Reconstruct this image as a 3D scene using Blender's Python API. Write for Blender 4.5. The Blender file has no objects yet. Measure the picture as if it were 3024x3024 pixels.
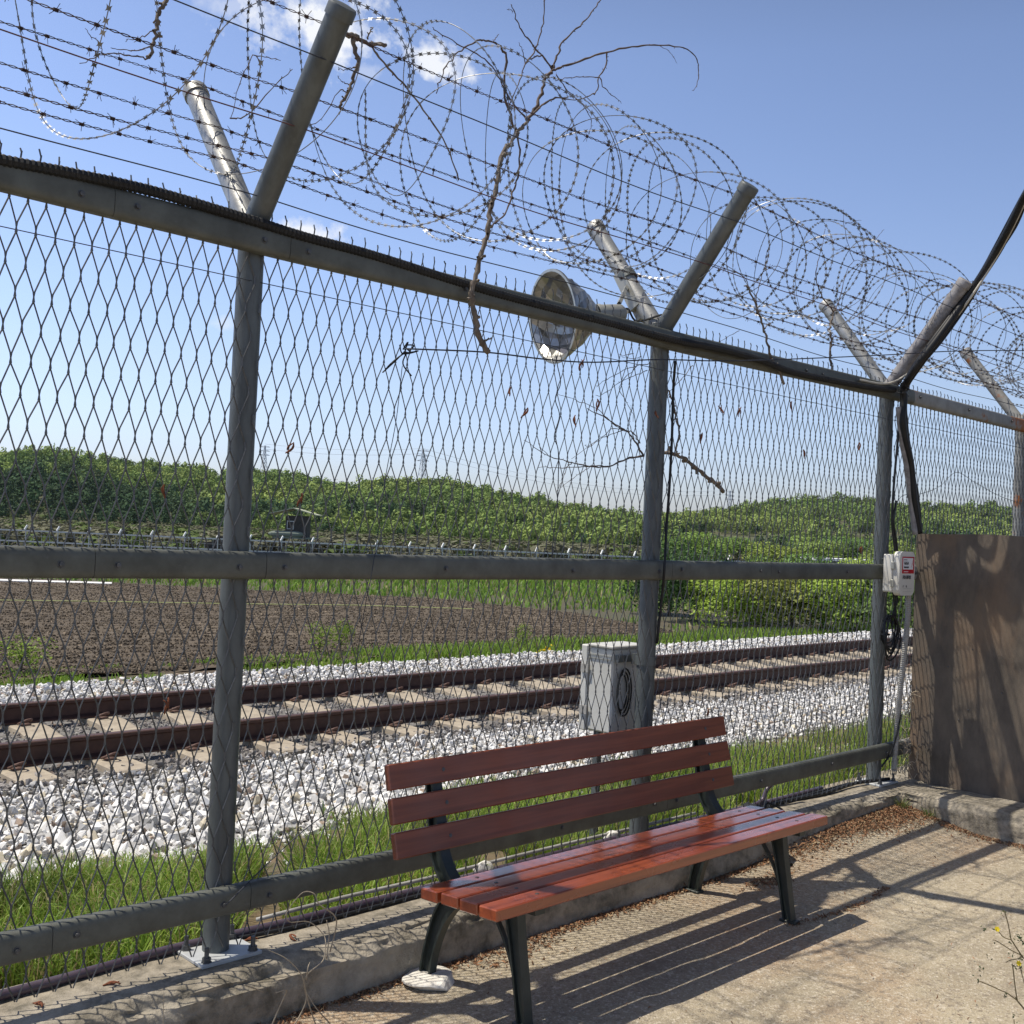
import bpy, math, random
import numpy as np
from mathutils import Vector, Matrix
random.seed(7); rng = np.random.default_rng(7)
scn = bpy.context.scene
COL = scn.collection
R_ = math.radians

# ------------------------------------------------------------------ camera
F_PX = 3270.0; CEN = 1512.0
YAW, PITCH, ROLL = R_(44.25), R_(1.06), R_(2.48)
CAM = np.array([0.0, -3.3, 1.437])
fw = np.array([math.sin(YAW)*math.cos(PITCH), math.cos(YAW)*math.cos(PITCH), math.sin(PITCH)])
r0 = np.array([math.cos(YAW), -math.sin(YAW), 0.0]); u0 = np.cross(r0, fw)
rt = math.cos(ROLL)*r0 + math.sin(ROLL)*u0
up = -math.sin(ROLL)*r0 + math.cos(ROLL)*u0
cd = bpy.data.cameras.new("camera"); co = bpy.data.objects.new("camera", cd); COL.objects.link(co)
co.matrix_world = Matrix(((rt[0], up[0], -fw[0], CAM[0]), (rt[1], up[1], -fw[1], CAM[1]), (rt[2], up[2], -fw[2], CAM[2]), (0, 0, 0, 1)))
cd.sensor_width = 36; cd.lens = 36*F_PX/3024; cd.clip_start = 0.05; cd.clip_end = 9000
scn.camera = co

# ------------------------------------------------------------------ light
SUN_TO = Vector((-0.33, 0.30, 1.0)).normalized()
EXPOSURE = 0.0
HAZE = 0.00004
world = bpy.data.worlds.new("World"); scn.world = world; world.use_nodes = True
wn, wl = world.node_tree.nodes, world.node_tree.links
bg = wn["Background"]
sky = wn.new("ShaderNodeTexSky"); sky.sky_type = 'NISHITA'; sky.sun_disc = False
sky.sun_elevation = math.asin(SUN_TO.z); sky.sun_rotation = math.atan2(SUN_TO.x, SUN_TO.y)
sky.air_density = 1.3; sky.dust_density = 1.2; sky.ozone_density = 2.2; sky.altitude = 50
SKY_STRENGTH = 0.12
bg.inputs[1].default_value = SKY_STRENGTH
sd = bpy.data.lights.new("sun", 'SUN'); sd.energy = 5.0; sd.angle = R_(0.53); sd.color = (1.0, 0.93, 0.81)
so = bpy.data.objects.new("sun", sd); COL.objects.link(so)
so.rotation_euler = (-SUN_TO).to_track_quat('-Z', 'Y').to_euler()
scn.view_settings.view_transform = 'Standard'; scn.view_settings.look = 'None'
scn.view_settings.exposure = EXPOSURE; scn.view_settings.gamma = 1.0; scn.view_settings.use_curve_mapping = False
scn.cycles.max_bounces = 6; scn.cycles.transparent_max_bounces = 6

# ------------------------------------------------------------------ rays
def ray(px, py): return (px-CEN)/F_PX*rt - (py-CEN)/F_PX*up + fw
def ony(px, py, y):
    d = ray(px, py); return CAM + d*(y-CAM[1])/d[1]
def onz(px, py, z):
    d = ray(px, py); return CAM + d*(z-CAM[2])/d[2]
def onx(px, py, x):
    d = ray(px, py); return CAM + d*(x-CAM[0])/d[0]
def ondepth(px, py, dep):
    return CAM + ray(px, py)*dep

# clouds live in the sky itself, by world direction
def build_clouds():
    geo = wn.new("ShaderNodeTexCoord")
    nz = wn.new("ShaderNodeTexNoise"); nz.inputs["Scale"].default_value = 26; nz.inputs["Detail"].default_value = 7; nz.inputs["Roughness"].default_value = 0.62
    nrm = wn.new("ShaderNodeVectorMath"); nrm.operation = 'NORMALIZE'; wl.new(geo.outputs["Generated"], nrm.inputs[0])
    wl.new(nrm.outputs[0], nz.inputs["Vector"])
    nz2 = wn.new("ShaderNodeTexNoise"); nz2.inputs["Scale"].default_value = 90; nz2.inputs["Detail"].default_value = 4
    wl.new(nrm.outputs[0], nz2.inputs["Vector"])
    def math_(op, a, b=None, clamp=False):
        n = wn.new("ShaderNodeMath"); n.operation = op; n.use_clamp = clamp
        for i, v in enumerate((a, b)):
            if v is None: continue
            if isinstance(v, (int, float)): n.inputs[i].default_value = v
            else: wl.new(v, n.inputs[i])
        return n.outputs[0]
    def dot(v):
        n = wn.new("ShaderNodeVectorMath"); n.operation = 'DOT_PRODUCT'; wl.new(nrm.outputs[0], n.inputs[0]); n.inputs[1].default_value = tuple(v)
        return n.outputs["Value"]
    total = None
    for (px, py, wx, wy, ang, st) in [(930, 65, 230, 105, 14, 1.0), (1300, 192, 115, 48, 16, .95), (905, 690, 100, 50, 10, .95), (645, 955, 70, 24, 0, .35), (1090, 215, 70, 32, 10, .3), (700, 20, 110, 35, 5, .35)]:
        d = ray(px, py); d = d/np.linalg.norm(d)
        a = rt*math.cos(R_(ang)) - up*math.sin(R_(ang)); a = a-d*(a@d); a /= np.linalg.norm(a); b = np.cross(a, d)
        u = math_('DIVIDE', dot(a), wx/F_PX); v = math_('DIVIDE', dot(b), wy/F_PX)
        rr = math_('SQRT', math_('ADD', math_('MULTIPLY', u, u), math_('MULTIPLY', v, v)))
        front = math_('GREATER_THAN', dot(d), 0.0)
        n1 = math_('MULTIPLY', math_('SUBTRACT', nz.outputs[0], 0.5), 3.2)
        n2 = math_('MULTIPLY', math_('SUBTRACT', nz2.outputs[0], 0.5), 1.0)
        m = math_('ADD', math_('SUBTRACT', 1.02, rr), math_('ADD', n1, n2))
        m = math_('MULTIPLY', math_('MULTIPLY', math_('MULTIPLY', m, 1.35), 1.0, True), st)
        m = math_('MULTIPLY', m, front)
        m = math_('MULTIPLY', m, math_('SUBTRACT', 2.2, rr, True))
        total = m if total is None else math_('MAXIMUM', total, m)
    tint = wn.new("ShaderNodeMixRGB"); tint.blend_type = 'MULTIPLY'; tint.inputs[0].default_value = 1
    tint.inputs[2].default_value = SKY_TINT
    wl.new(sky.outputs[0], tint.inputs[1])
    sep = wn.new("ShaderNodeSeparateXYZ"); wl.new(nrm.outputs[0], sep.inputs[0])
    cr = wn.new("ShaderNodeValToRGB"); e = cr.color_ramp.elements
    e[0].position = 0.0; e[0].color = (.40, .44, .60, 1); e[1].position = .62; e[1].color = (.20, .18, .175, 1)
    for pos, c in SKY_RAMP: q = e.new(pos); q.color = (*c, 1)
    wl.new(sep.outputs[2], cr.inputs[0])
    t2 = wn.new("ShaderNodeMixRGB"); t2.blend_type = 'MULTIPLY'; t2.inputs[0].default_value = 1; wl.new(tint.outputs[0], t2.inputs[1]); wl.new(cr.outputs[0], t2.inputs[2])
    az_f = math_('ADD', math_('MULTIPLY', dot((-.74, .67, 0)), .34), 1.13)
    sc = wn.new("ShaderNodeVectorMath"); sc.operation = 'SCALE'; wl.new(t2.outputs[0], sc.inputs[0]); wl.new(az_f, sc.inputs["Scale"])
    mix = wn.new("ShaderNodeMixRGB"); wl.new(total, mix.inputs[0]); wl.new(sc.outputs[0], mix.inputs[1])
    w = 0.98/SKY_STRENGTH; mix.inputs[2].default_value = (w*.96, w*.985, w*1.04, 1)
    wl.new(mix.outputs[0], bg.inputs[0])
SKY_TINT = (2.8, 2.8, 2.8, 1)
SKY_RAMP = [(.06, (.385, .42, .60)), (.13, (.40, .40, .50)), (.40, (.36, .35, .41))]
build_clouds()

# ------------------------------------------------------------------ materials
def mat(name, base, rough=0.6, metal=0.0, var=None, vscale=8, bump=0.0, bscale=40, spec=0.5, detail=6, stretch=None,
        var2=None, v2scale=3, v2lo=.5, v2hi=.7, colattr=None, transl=0.0, objcoord=True, coat=0, vlo=.35, vhi=.65):
    m = bpy.data.materials.new(name); m.use_nodes = True
    n, l = m.node_tree.nodes, m.node_tree.links
    p = n["Principled BSDF"]
    p.inputs["Roughness"].default_value = rough; p.inputs["Metallic"].default_value = metal
    p.inputs["Specular IOR Level"].default_value = spec
    p.inputs["Coat Weight"].default_value = coat; p.inputs["Coat Roughness"].default_value = .15
    tc = n.new("ShaderNodeTexCoord"); vec = tc.outputs["Object"]
    if stretch:
        mp = n.new("ShaderNodeMapping"); mp.inputs["Scale"].default_value = stretch; l.new(vec, mp.inputs[0]); vec = mp.outputs[0]
    cur = None
    rgb = n.new("ShaderNodeRGB"); rgb.outputs[0].default_value = (*base, 1); cur = rgb.outputs[0]
    def ramp(src, lo, hi):
        mr = n.new("ShaderNodeMapRange"); mr.inputs[1].default_value = lo; mr.inputs[2].default_value = hi; l.new(src, mr.inputs[0]); return mr.outputs[0]
    def noise(s, d=detail):
        t = n.new("ShaderNodeTexNoise"); t.inputs["Scale"].default_value = s; t.inputs["Detail"].default_value = d; t.inputs["Roughness"].default_value = .65
        l.new(vec, t.inputs["Vector"]); return t.outputs[0]
    if colattr:
        a = n.new("ShaderNodeAttribute"); a.attribute_name = colattr; cur = a.outputs["Color"]
    if var:
        mx = n.new("ShaderNodeMixRGB"); l.new(ramp(noise(vscale), vlo, vhi), mx.inputs[0]); l.new(cur, mx.inputs[1]); mx.inputs[2].default_value = (*var, 1); cur = mx.outputs[0]
    if var2:
        mx = n.new("ShaderNodeMixRGB"); l.new(ramp(noise(v2scale), v2lo, v2hi), mx.inputs[0]); l.new(cur, mx.inputs[1]); mx.inputs[2].default_value = (*var2, 1); cur = mx.outputs[0]
    l.new(cur, p.inputs["Base Color"])
    if bump:
        b = n.new("ShaderNodeBump"); b.inputs["Strength"].default_value = 1; b.inputs["Distance"].default_value = bump
        l.new(noise(bscale, 5), b.inputs["Height"]); l.new(b.outputs[0], p.inputs["Normal"])
    if transl:
        tr = n.new("ShaderNodeBsdfTranslucent"); l.new(cur, tr.inputs[0])
        ms = n.new("ShaderNodeMixShader"); ms.inputs[0].default_value = transl
        l.new(p.outputs[0], ms.inputs[1]); l.new(tr.outputs[0], ms.inputs[2]); l.new(ms.outputs[0], n["Material Output"].inputs[0])
    return m
M = {}
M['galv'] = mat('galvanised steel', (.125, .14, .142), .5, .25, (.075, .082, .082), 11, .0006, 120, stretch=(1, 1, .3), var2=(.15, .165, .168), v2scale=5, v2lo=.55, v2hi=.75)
M['arm'] = mat('galvanised arm painted sunlit', (.40, .40, .385), .45, .45, (.27, .275, .265), 12, .0008, 100)  # far arms only: sunlit brightness painted into the steel's base colour
M['rail'] = mat('weathered rail', (.135, .142, .125), .55, .3, (.085, .088, .076), 9, .0008, 90, var2=(.125, .13, .12), v2scale=30, v2lo=.6, v2hi=.75)
M['rusty'] = mat('rusty galvanised', (.30, .30, .28), .6, .2, (.22, .21, .19), 9, .001, 60, var2=(.30, .11, .03), v2scale=3.5, v2lo=.56, v2hi=.62)
M['pipegrey'] = mat('pitted grey pipe', (.32, .31, .31), .65, .1, (.17, .155, .15), 22, .001, 90)
M['wire'] = mat('fence wire', (.075, .078, .08), .45, .45, (.12, .12, .12), 30)
M['barb'] = mat('barbed wire', (.045, .035, .035), .7, .2, (.09, .045, .035), 20)
M['plainwire'] = mat('plain wire', (.03, .035, .05), .6, .1)
M['redwire'] = mat('reddish wire', (.10, .035, .035), .6, .1)
M['razor'] = mat('razor wire', (.34, .345, .35), .42, .6, (.07, .07, .07), 7)
M['black'] = mat('black rubber', (.011, .012, .013), .5, 0, (.018, .018, .02), 20, spec=.3)
M['hose'] = mat('black hose', (.012, .013, .015), .6, 0, (.022, .022, .022), 14, spec=.3)
M['purple'] = mat('dark purple pipe', (.05, .032, .05), .35, 0, (.09, .07, .09), 6)
M['conduit'] = mat('pale conduit', (.40, .39, .365), .6, 0, (.24, .23, .21), 9)
M['beige'] = mat('beige cable', (.50, .47, .40), .5)
M['concrete'] = mat('kerb concrete', (.35, .305, .235), .9, 0, (.13, .115, .085), 16, .009, 45, var2=(.44, .39, .31), v2scale=2.6)
M['base_plate'] = mat('plate', (.50, .52, .52), .55, .2, (.42, .43, .43), 10)
M['bolt'] = mat('dark bolt', (.07, .075, .08), .5, .5, (.14, .14, .14), 60)
M['iron'] = mat('black green cast iron', (.020, .027, .024), .42, 0, (.034, .042, .038), 14, .0008, 60)
M['branch'] = mat('dead bark', (.095, .07, .052), .85, 0, (.22, .185, .15), 30, .002, 120, stretch=(1, 1, .4))
M['twig'] = mat('dry twig', (.075, .055, .045), .85, 0, (.14, .10, .08), 20)
M['catkin'] = mat('dry catkin', (.20, .055, .018), .9, 0, (.10, .04, .02), 80)
M['drystem'] = mat('dry stem', (.42, .35, .25), .8, 0, (.26, .21, .15), 30)
M['boxwhite'] = mat('box plastic', (.66, .64, .58), .45, 0, (.60, .58, .52), 6)
M['cabwhite'] = mat('cabinet paint', (.58, .575, .54), .5, 0, (.48, .47, .43), 5)
M['red'] = mat('label red', (.45, .012, .02), .5)
M['white'] = mat('label white', (.75, .75, .75), .5)
M['ink'] = mat('ink', (.03, .03, .035), .6)
M['alu'] = mat('aluminium reflector', (.46, .46, .445), .30, .85, (.36, .36, .345), 10)
M['alu_out'] = mat('dull aluminium', (.45, .45, .44), .45, .6)
M['alu_in'] = mat('faceted reflector', (.55, .55, .53), .35, .8)
M['lampbody'] = mat('lamp housing', (.34, .34, .31), .5, .3)
M['stone'] = mat('white stone', (.74, .72, .67), .85, 0, (.56, .53, .47), 25, .004, 50)
M['sleeper'] = mat('sleeper concrete', (.42, .365, .28), .9, 0, (.30, .255, .20), 12, .003, 60)
M['railsteel'] = mat('rusted rail steel', (.060, .030, .024), .6, .2, (.095, .048, .036), 14)
M['clip'] = mat('rail clip', (.10, .05, .04), .7, .2, (.17, .11, .09), 40)
M['tower_dark'] = mat('dark timber', (.035, .03, .026), .8, 0, (.06, .05, .045), 3)
M['tower_roof'] = mat('pale green roof', (.36, .38, .26), .7)
M['tower_pod'] = mat('sandbag green', (.16, .19, .16), .8)
M['farsteel'] = mat('far fence steel', (.50, .51, .50), .6)
M['farwhite'] = mat('lamp white', (.85, .85, .83), .5)
M['plastic'] = mat('white film', (.80, .80, .78), .4)
M['cord'] = mat('yellow green cord', (.36, .40, .16), .7)
M['yellow'] = mat('yellow petals', (.80, .62, .02), .6, transl=.3)
M['pylon'] = mat('pylon steel', (.42, .46, .52), .6)
M['ballast_c'] = mat('ballast stone', (1, 1, 1), .85, colattr='Col', var=(.30, .29, .28), vscale=60, vlo=.62, vhi=.9)
M['leaf_c'] = mat('leaves', (1, 1, 1), .6, colattr='Col', transl=.35, spec=.3)
M['grass_c'] = mat('grass blades', (1, 1, 1), .5, colattr='Col', transl=.4, spec=.4)
M['forest_c'] = mat('forest leaves', (1, 1, 1), .75, colattr='Col', transl=.12, spec=.15)
M['litter_c'] = mat('litter', (1, 1, 1), .85, colattr='Col')
M['soil_c'] = mat('ploughed soil', (.118, .092, .064), .95, 0, (.072, .057, .041), 1.3, .02, 14, var2=(.15, .12, .085), v2scale=.25, detail=8)
M['clod_c'] = mat('clods', (1, 1, 1), .95, colattr='Col')
M['trunk'] = mat('tree bark', (.10, .08, .06), .9)

def wood_mat(name, a, b, rough, coat):
    m = bpy.data.materials.new(name); m.use_nodes = True; n, l = m.node_tree.nodes, m.node_tree.links; p = n["Principled BSDF"]
    tc = n.new("ShaderNodeTexCoord"); mp = n.new("ShaderNodeMapping"); mp.inputs["Scale"].default_value = (2.2, 46, 46); l.new(tc.outputs["Object"], mp.inputs[0])
    t = n.new("ShaderNodeTexNoise"); t.inputs["Scale"].default_value = 1.0; t.inputs["Detail"].default_value = 8; t.inputs["Distortion"].default_value = .7; l.new(mp.outputs[0], t.inputs["Vector"])
    mr = n.new("ShaderNodeMapRange"); mr.inputs[1].default_value = .35; mr.inputs[2].default_value = .7; l.new(t.outputs[0], mr.inputs[0])
    mx = n.new("ShaderNodeMixRGB"); mx.inputs[1].default_value = (*a, 1); mx.inputs[2].default_value = (*b, 1); l.new(mr.outputs[0], mx.inputs[0])
    t2 = n.new("ShaderNodeTexNoise"); t2.inputs["Scale"].default_value = 5; t2.inputs["Detail"].default_value = 5; l.new(tc.outputs["Object"], t2.inputs["Vector"])
    mr2 = n.new("ShaderNodeMapRange"); mr2.inputs[1].default_value = .3; mr2.inputs[2].default_value = .7; mr2.inputs[3].default_value = rough*.7; mr2.inputs[4].default_value = rough*1.4; l.new(t2.outputs[0], mr2.inputs[0])
    l.new(mr2.outputs[0], p.inputs["Roughness"]); l.new(mx.outputs[0], p.inputs["Base Color"])
    p.inputs["Coat Weight"].default_value = coat; p.inputs["Coat Roughness"].default_value = .2
    b_ = n.new("ShaderNodeBump"); b_.inputs["Distance"].default_value = .0006; l.new(t.outputs[0], b_.inputs["Height"]); l.new(b_.outputs[0], p.inputs["Normal"])
    return m
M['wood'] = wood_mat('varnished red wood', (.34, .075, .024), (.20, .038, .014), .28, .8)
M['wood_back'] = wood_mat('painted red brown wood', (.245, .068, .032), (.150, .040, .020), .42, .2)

def pavement_mat():
    m = bpy.data.materials.new('worn concrete paving'); m.use_nodes = True; n, l = m.node_tree.nodes, m.node_tree.links; p = n["Principled BSDF"]
    p.inputs["Roughness"].default_value = .92; p.inputs["Specular IOR Level"].default_value = .25
    tc = n.new("ShaderNodeTexCoord")
    def nz(s, d=6, r=.65):
        t = n.new("ShaderNodeTexNoise"); t.inputs["Scale"].default_value = s; t.inputs["Detail"].default_value = d; t.inputs["Roughness"].default_value = r; l.new(tc.outputs["Object"], t.inputs["Vector"]); return t.outputs[0]
    def mr(s, a, b):
        x = n.new("ShaderNodeMapRange"); x.inputs[1].default_value = a; x.inputs[2].default_value = b; l.new(s, x.inputs[0]); return x.outputs[0]
    def mix(f, a, b):
        x = n.new("ShaderNodeMixRGB"); l.new(f, x.inputs[0])
        if isinstance(a, tuple): x.inputs[1].default_value = (*a, 1)
        else: l.new(a, x.inputs[1])
        x.inputs[2].default_value = (*b, 1); return x.outputs[0]
    c = mix(mr(nz(1.6), .35, .65), (.44, .375, .265), (.30, .255, .185))
    c = mix(mr(nz(.7, 4), .52, .68), c, (.40, .29, .19))
    c = mix(mr(nz(95, 3), .52, .70), c, (.60, .54, .44))
    c = mix(mr(nz(38, 4, .7), .54, .66), c, (.25, .21, .16))
    c = mix(mr(nz(31, 4, .7), .57, .70), c, (.60, .53, .42))
    c = mix(mr(nz(70, 3), .60, .72), c, (.16, .125, .095))
    c = mix(mr(nz(3.3, 8), .58, .74), c, (.22, .18, .14))
    v = n.new("ShaderNodeTexVoronoi"); v.inputs["Scale"].default_value = 160; l.new(tc.outputs["Object"], v.inputs["Vector"])
    l.new(c, p.inputs["Base Color"])
    add = n.new("ShaderNodeMath"); add.operation = 'ADD'; l.new(nz(120, 5), add.inputs[0])
    k = n.new("ShaderNodeMath"); k.operation = 'MULTIPLY'; k.inputs[1].default_value = .5; l.new(v.outputs[0], k.inputs[0]); l.new(k.outputs[0], add.inputs[1])
    b = n.new("ShaderNodeBump"); b.inputs["Distance"].default_value = .006; l.new(add.outputs[0], b.inputs["Height"]); l.new(b.outputs[0], p.inputs["Normal"])
    return m
M['paving'] = pavement_mat()
M['panel'] = mat('stained board', (.150, .120, .090), .8, 0, (.085, .070, .055), 5, .0015, 60, stretch=(1, 1.6, .7), var2=(.20, .135, .085), v2scale=2.0, v2lo=.5, v2hi=.72)
M['ground'] = mat('grassy ground', (.075, .080, .035), .95, 0, (.095, .072, .048), .35, .02, 20, var2=(.07, .07, .04), v2scale=.08)
M['nearground'] = mat('soil under grass', (.10, .085, .045), .95, 0, (.17, .12, .07), 5, .01, 40)
M['hill'] = mat('hill soil', (.055, .075, .028), 1, 0, (.11, .10, .055), .05)
M['ballastbed'] = mat('ballast bed', (.30, .29, .275), .95, 0, (.12, .115, .11), 30, .03, 35)

# ------------------------------------------------------------------ mesh building
class MB:
    def __init__(s): s.v = []; s.f = []; s.n = 0; s.c = []; s.usec = False
    def add(s, v, f, col=None):
        v = np.asarray(v, float).reshape(-1, 3); f = np.asarray(f, int)
        s.v.append(v); s.f.append((f+s.n)); s.n += len(v)
        if col is not None:
            s.usec = True; col = np.asarray(col, float)
            if col.ndim == 1: col = np.tile(col, (len(v), 1))
            s.c.append(col)
        elif s.usec: s.c.append(np.tile([.5, .5, .5], (len(v), 1)))
        return s
    def box(s, c, size, rot=None, col=None, bev=0.0):
        x, y, z = [k/2 for k in size]
        if bev > 0:
            b = bev
            vs = []
            for sx in (-1, 1):
                for sy in (-1, 1):
                    for sz in (-1, 1):
                        vs += [(sx*(x-b), sy*(y-b), sz*z), (sx*(x-b), sy*y, sz*(z-b)), (sx*x, sy*(y-b), sz*(z-b))]
            vs = np.array(vs)
            def i(a, b_, c_, k): return ((a*2+b_)*2+c_)*3+k
            f4 = []; f3 = []
            for k in (0, 1):
                f4.append([i(0,0,k,0), i(1,0,k,0), i(1,1,k,0), i(0,1,k,0)])
                f4.append([i(0,k,0,1), i(1,k,0,1), i(1,k,1,1), i(0,k,1,1)])
                f4.append([i(k,0,0,2), i(k,1,0,2), i(k,1,1,2), i(k,0,1,2)])
            for a in (0, 1):
                for b2 in (0, 1):
                    f4.append([i(0,a,b2,0), i(1,a,b2,0), i(1,a,b2,1), i(0,a,b2,1)])
                    f4.append([i(a,0,b2,0), i(a,1,b2,0), i(a,1,b2,2), i(a,0,b2,2)])
                    f4.append([i(a,b2,0,1), i(a,b2,1,1), i(a,b2,1,2), i(a,b2,0,2)])
                    for c2 in (0, 1): f3.append([i(a,b2,c2,0), i(a,b2,c2,1), i(a,b2,c2,2)])
            if rot is not None: vs = vs @ np.array(rot).T
            s.add(vs+np.array(c), f4, col); n0 = s.n-len(vs)
            s.f.append(np.array(f3)+n0)
            return s
        vs = np.array([(sx*x, sy*y, sz*z) for sx in (-1, 1) for sy in (-1, 1) for sz in (-1, 1)])
        if rot is not None: vs = vs @ np.array(rot).T
        return s.add(vs+np.array(c), [(0,1,3,2),(4,6,7,5),(0,4,5,1),(2,3,7,6),(0,2,6,4),(1,5,7,3)], col)
    def tube(s, P, r, n=8, cap=True, col=None):
        P = np.asarray(P, float); m = len(P); r = np.broadcast_to(np.asarray(r, float), (m,))
        T = np.gradient(P, axis=0); T /= (np.linalg.norm(T, axis=1, keepdims=True)+1e-12)
        ref = np.array([0, 0, 1.]) if abs(T[0][2]) < .9 else np.array([0, 1., 0])
        N = np.zeros((m, 3)); v = ref-T[0]*(ref@T[0]); N[0] = v/np.linalg.norm(v)
        for i in range(1, m):
            v = N[i-1]-T[i]*(N[i-1]@T[i]); N[i] = v/(np.linalg.norm(v)+1e-12)
        B = np.cross(T, N); a = np.arange(n)*2*math.pi/n
        V = P[:, None]+r[:, None, None]*(np.cos(a)[None, :, None]*N[:, None]+np.sin(a)[None, :, None]*B[:, None])
        i, j = np.meshgrid(np.arange(m-1), np.arange(n), indexing='ij'); j2 = (j+1) % n
        Fc = np.stack([i*n+j, i*n+j2, (i+1)*n+j2, (i+1)*n+j], -1).reshape(-1, 4)
        s.add(V.reshape(-1, 3), Fc, col)
        if cap:
            n0 = s.n-m*n
            s.f.append(np.array([list(range(n))[::-1]])+n0); s.f.append(np.array([list(range(n))])+n0+(m-1)*n)
        return s
    def segs(s, A, B, r, n=4, col=None):
        """many straight thin struts at once"""
        A = np.asarray(A, float); B = np.asarray(B, float); D = B-A; D /= (np.linalg.norm(D, axis=1, keepdims=True)+1e-12)
        ref = np.where(np.abs(D[:, 2:3]) < .9, np.array([[0, 0, 1.]]), np.array([[0, 1., 0]]))
        N = np.cross(D, ref); N /= np.linalg.norm(N, axis=1, keepdims=True); Bn = np.cross(D, N)
        a = np.arange(n)*2*math.pi/n
        off = r*(np.cos(a)[None, :, None]*N[:, None]+np.sin(a)[None, :, None]*Bn[:, None])
        V = np.concatenate([A[:, None]+off, B[:, None]+off], 1).reshape(-1, 3)
        k = np.arange(len(A))[:, None]*2*n; j = np.arange(n); j2 = (j+1) % n
        Fc = np.stack([k+j, k+j2, k+n+j2, k+n+j], -1).reshape(-1, 4)
        return s.add(V, Fc, col)
    def lathe(s, prof, c, axis, n=24, col=None):
        prof = np.array(prof, float); axis = np.array(axis, float)/np.linalg.norm(axis)
        ref = np.array([0, 0, 1.]) if abs(axis[2]) < .9 else np.array([1., 0, 0])
        N = np.cross(axis, ref); N /= np.linalg.norm(N); B = np.cross(axis, N); a = np.arange(n)*2*math.pi/n
        V = np.array(c)+prof[:, 0][:, None, None]*axis+prof[:, 1][:, None, None]*(np.cos(a)[None, :, None]*N+np.sin(a)[None, :, None]*B)
        m = len(prof); i, j = np.meshgrid(np.arange(m-1), np.arange(n), indexing='ij'); j2 = (j+1) % n
        return s.add(V.reshape(-1, 3), np.stack([i*n+j, i*n+j2, (i+1)*n+j2, (i+1)*n+j], -1).reshape(-1, 4), col)
    def extr(s, poly, d0, d1, o, eu, ev, ew, col=None):
        """extrude a 2-D polygon (convex or simple) in basis eu,ev along ew from d0 to d1"""
        poly = np.array(poly, float); o, eu, ev, ew = [np.array(k, float) for k in (o, eu, ev, ew)]
        n = len(poly); b = o+poly[:, :1]*eu+poly[:, 1:2]*ev
        V = np.concatenate([b+ew*d0, b+ew*d1]); j = np.arange(n); j2 = (j+1) % n
        s.add(V, np.stack([j, j2, j2+n, j+n], -1), col); n0 = s.n-2*n
        s.f.append(np.array([list(range(n))[::-1]])+n0); s.f.append(np.array([list(range(n, 2*n))])+n0)
        return s
    def build(s, name, m, parent=None, smooth=None, label=None):
        V = np.concatenate(s.v).astype(np.float32)
        me = bpy.data.meshes.new(name)
        me.vertices.add(len(V)); me.vertices.foreach_set('co', V.ravel())
        li = np.concatenate([f.ravel() for f in s.f]).astype(np.int32)
        lt = np.concatenate([np.full(len(f), f.shape[1]) for f in s.f]).astype(np.int32)
        me.loops.add(len(li)); me.loops.foreach_set('vertex_index', li)
        me.polygons.add(len(lt)); me.polygons.foreach_set('loop_start', np.concatenate([[0], np.cumsum(lt)[:-1]]).astype(np.int32))
        me.polygons.foreach_set('loop_total', lt)
        if s.usec:
            at = me.color_attributes.new('Col', 'FLOAT_COLOR', 'POINT'); C = np.concatenate(s.c)
            at.data.foreach_set('color', np.concatenate([C, np.ones((len(C), 1))], 1).astype(np.float32).ravel())
        me.update(calc_edges=True); me.validate()
        me.polygons.foreach_set('use_smooth', [False]*len(me.polygons))
        if smooth is True: me.polygons.foreach_set('use_smooth', [True]*len(me.polygons))
        elif smooth: me.polygons.foreach_set('use_smooth', [True]*len(me.polygons)); me.set_sharp_from_angle(angle=R_(smooth))
        me.materials.append(m)
        o = bpy.data.objects.new(name, me); COL.objects.link(o)
        if parent is not None: o.parent = parent
        if label: o['label'] = label
        return o
def thing(name, label, cat, loc=(0, 0, 0), group=None):
    o = bpy.data.objects.new(name, None); COL.objects.link(o); o.location = loc; o.empty_display_size = .1
    o['label'] = label; o['category'] = cat
    if group: o['group'] = group
    return o
def tag(o, label, cat, group=None):
    o['label'] = label; o['category'] = cat
    if group: o['group'] = group
    return o
def struct(o, kind='structure'): o['kind'] = kind; return o
def smoothpath(P, k=6):
    """Catmull-Rom resample"""
    P = np.asarray(P, float)
    if len(P) < 3: return np.array([P[0]+(P[-1]-P[0])*t for t in np.linspace(0, 1, k+1)])
    Q = np.vstack([2*P[0]-P[1], P, 2*P[-1]-P[-2]]); out = []
    for i in range(1, len(Q)-2):
        for t in np.linspace(0, 1, k, endpoint=False):
            a, b, c, d = Q[i-1], Q[i], Q[i+1], Q[i+2]
            out.append(.5*((2*b)+(-a+c)*t+(2*a-5*b+4*c-d)*t*t+(-a+3*b-3*c+d)*t**3))
    out.append(P[-1]); return np.array(out)
def vnoise(x, y, s=1.0, seed=0):
    """cheap smooth value noise on arrays"""
    x = np.asarray(x, float)*s+seed*17.3; y = np.asarray(y, float)*s+seed*9.1
    xi, yi = np.floor(x), np.floor(y); fx, fy = x-xi, y-yi; fx = fx*fx*(3-2*fx); fy = fy*fy*(3-2*fy)
    def h(a, b):
        v = np.sin(a*127.1+b*311.7+seed*74.7)*43758.5453; return v-np.floor(v)
    return (h(xi, yi)*(1-fx)+h(xi+1, yi)*fx)*(1-fy)+(h(xi, yi+1)*(1-fx)+h(xi+1, yi+1)*fx)*fy
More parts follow.
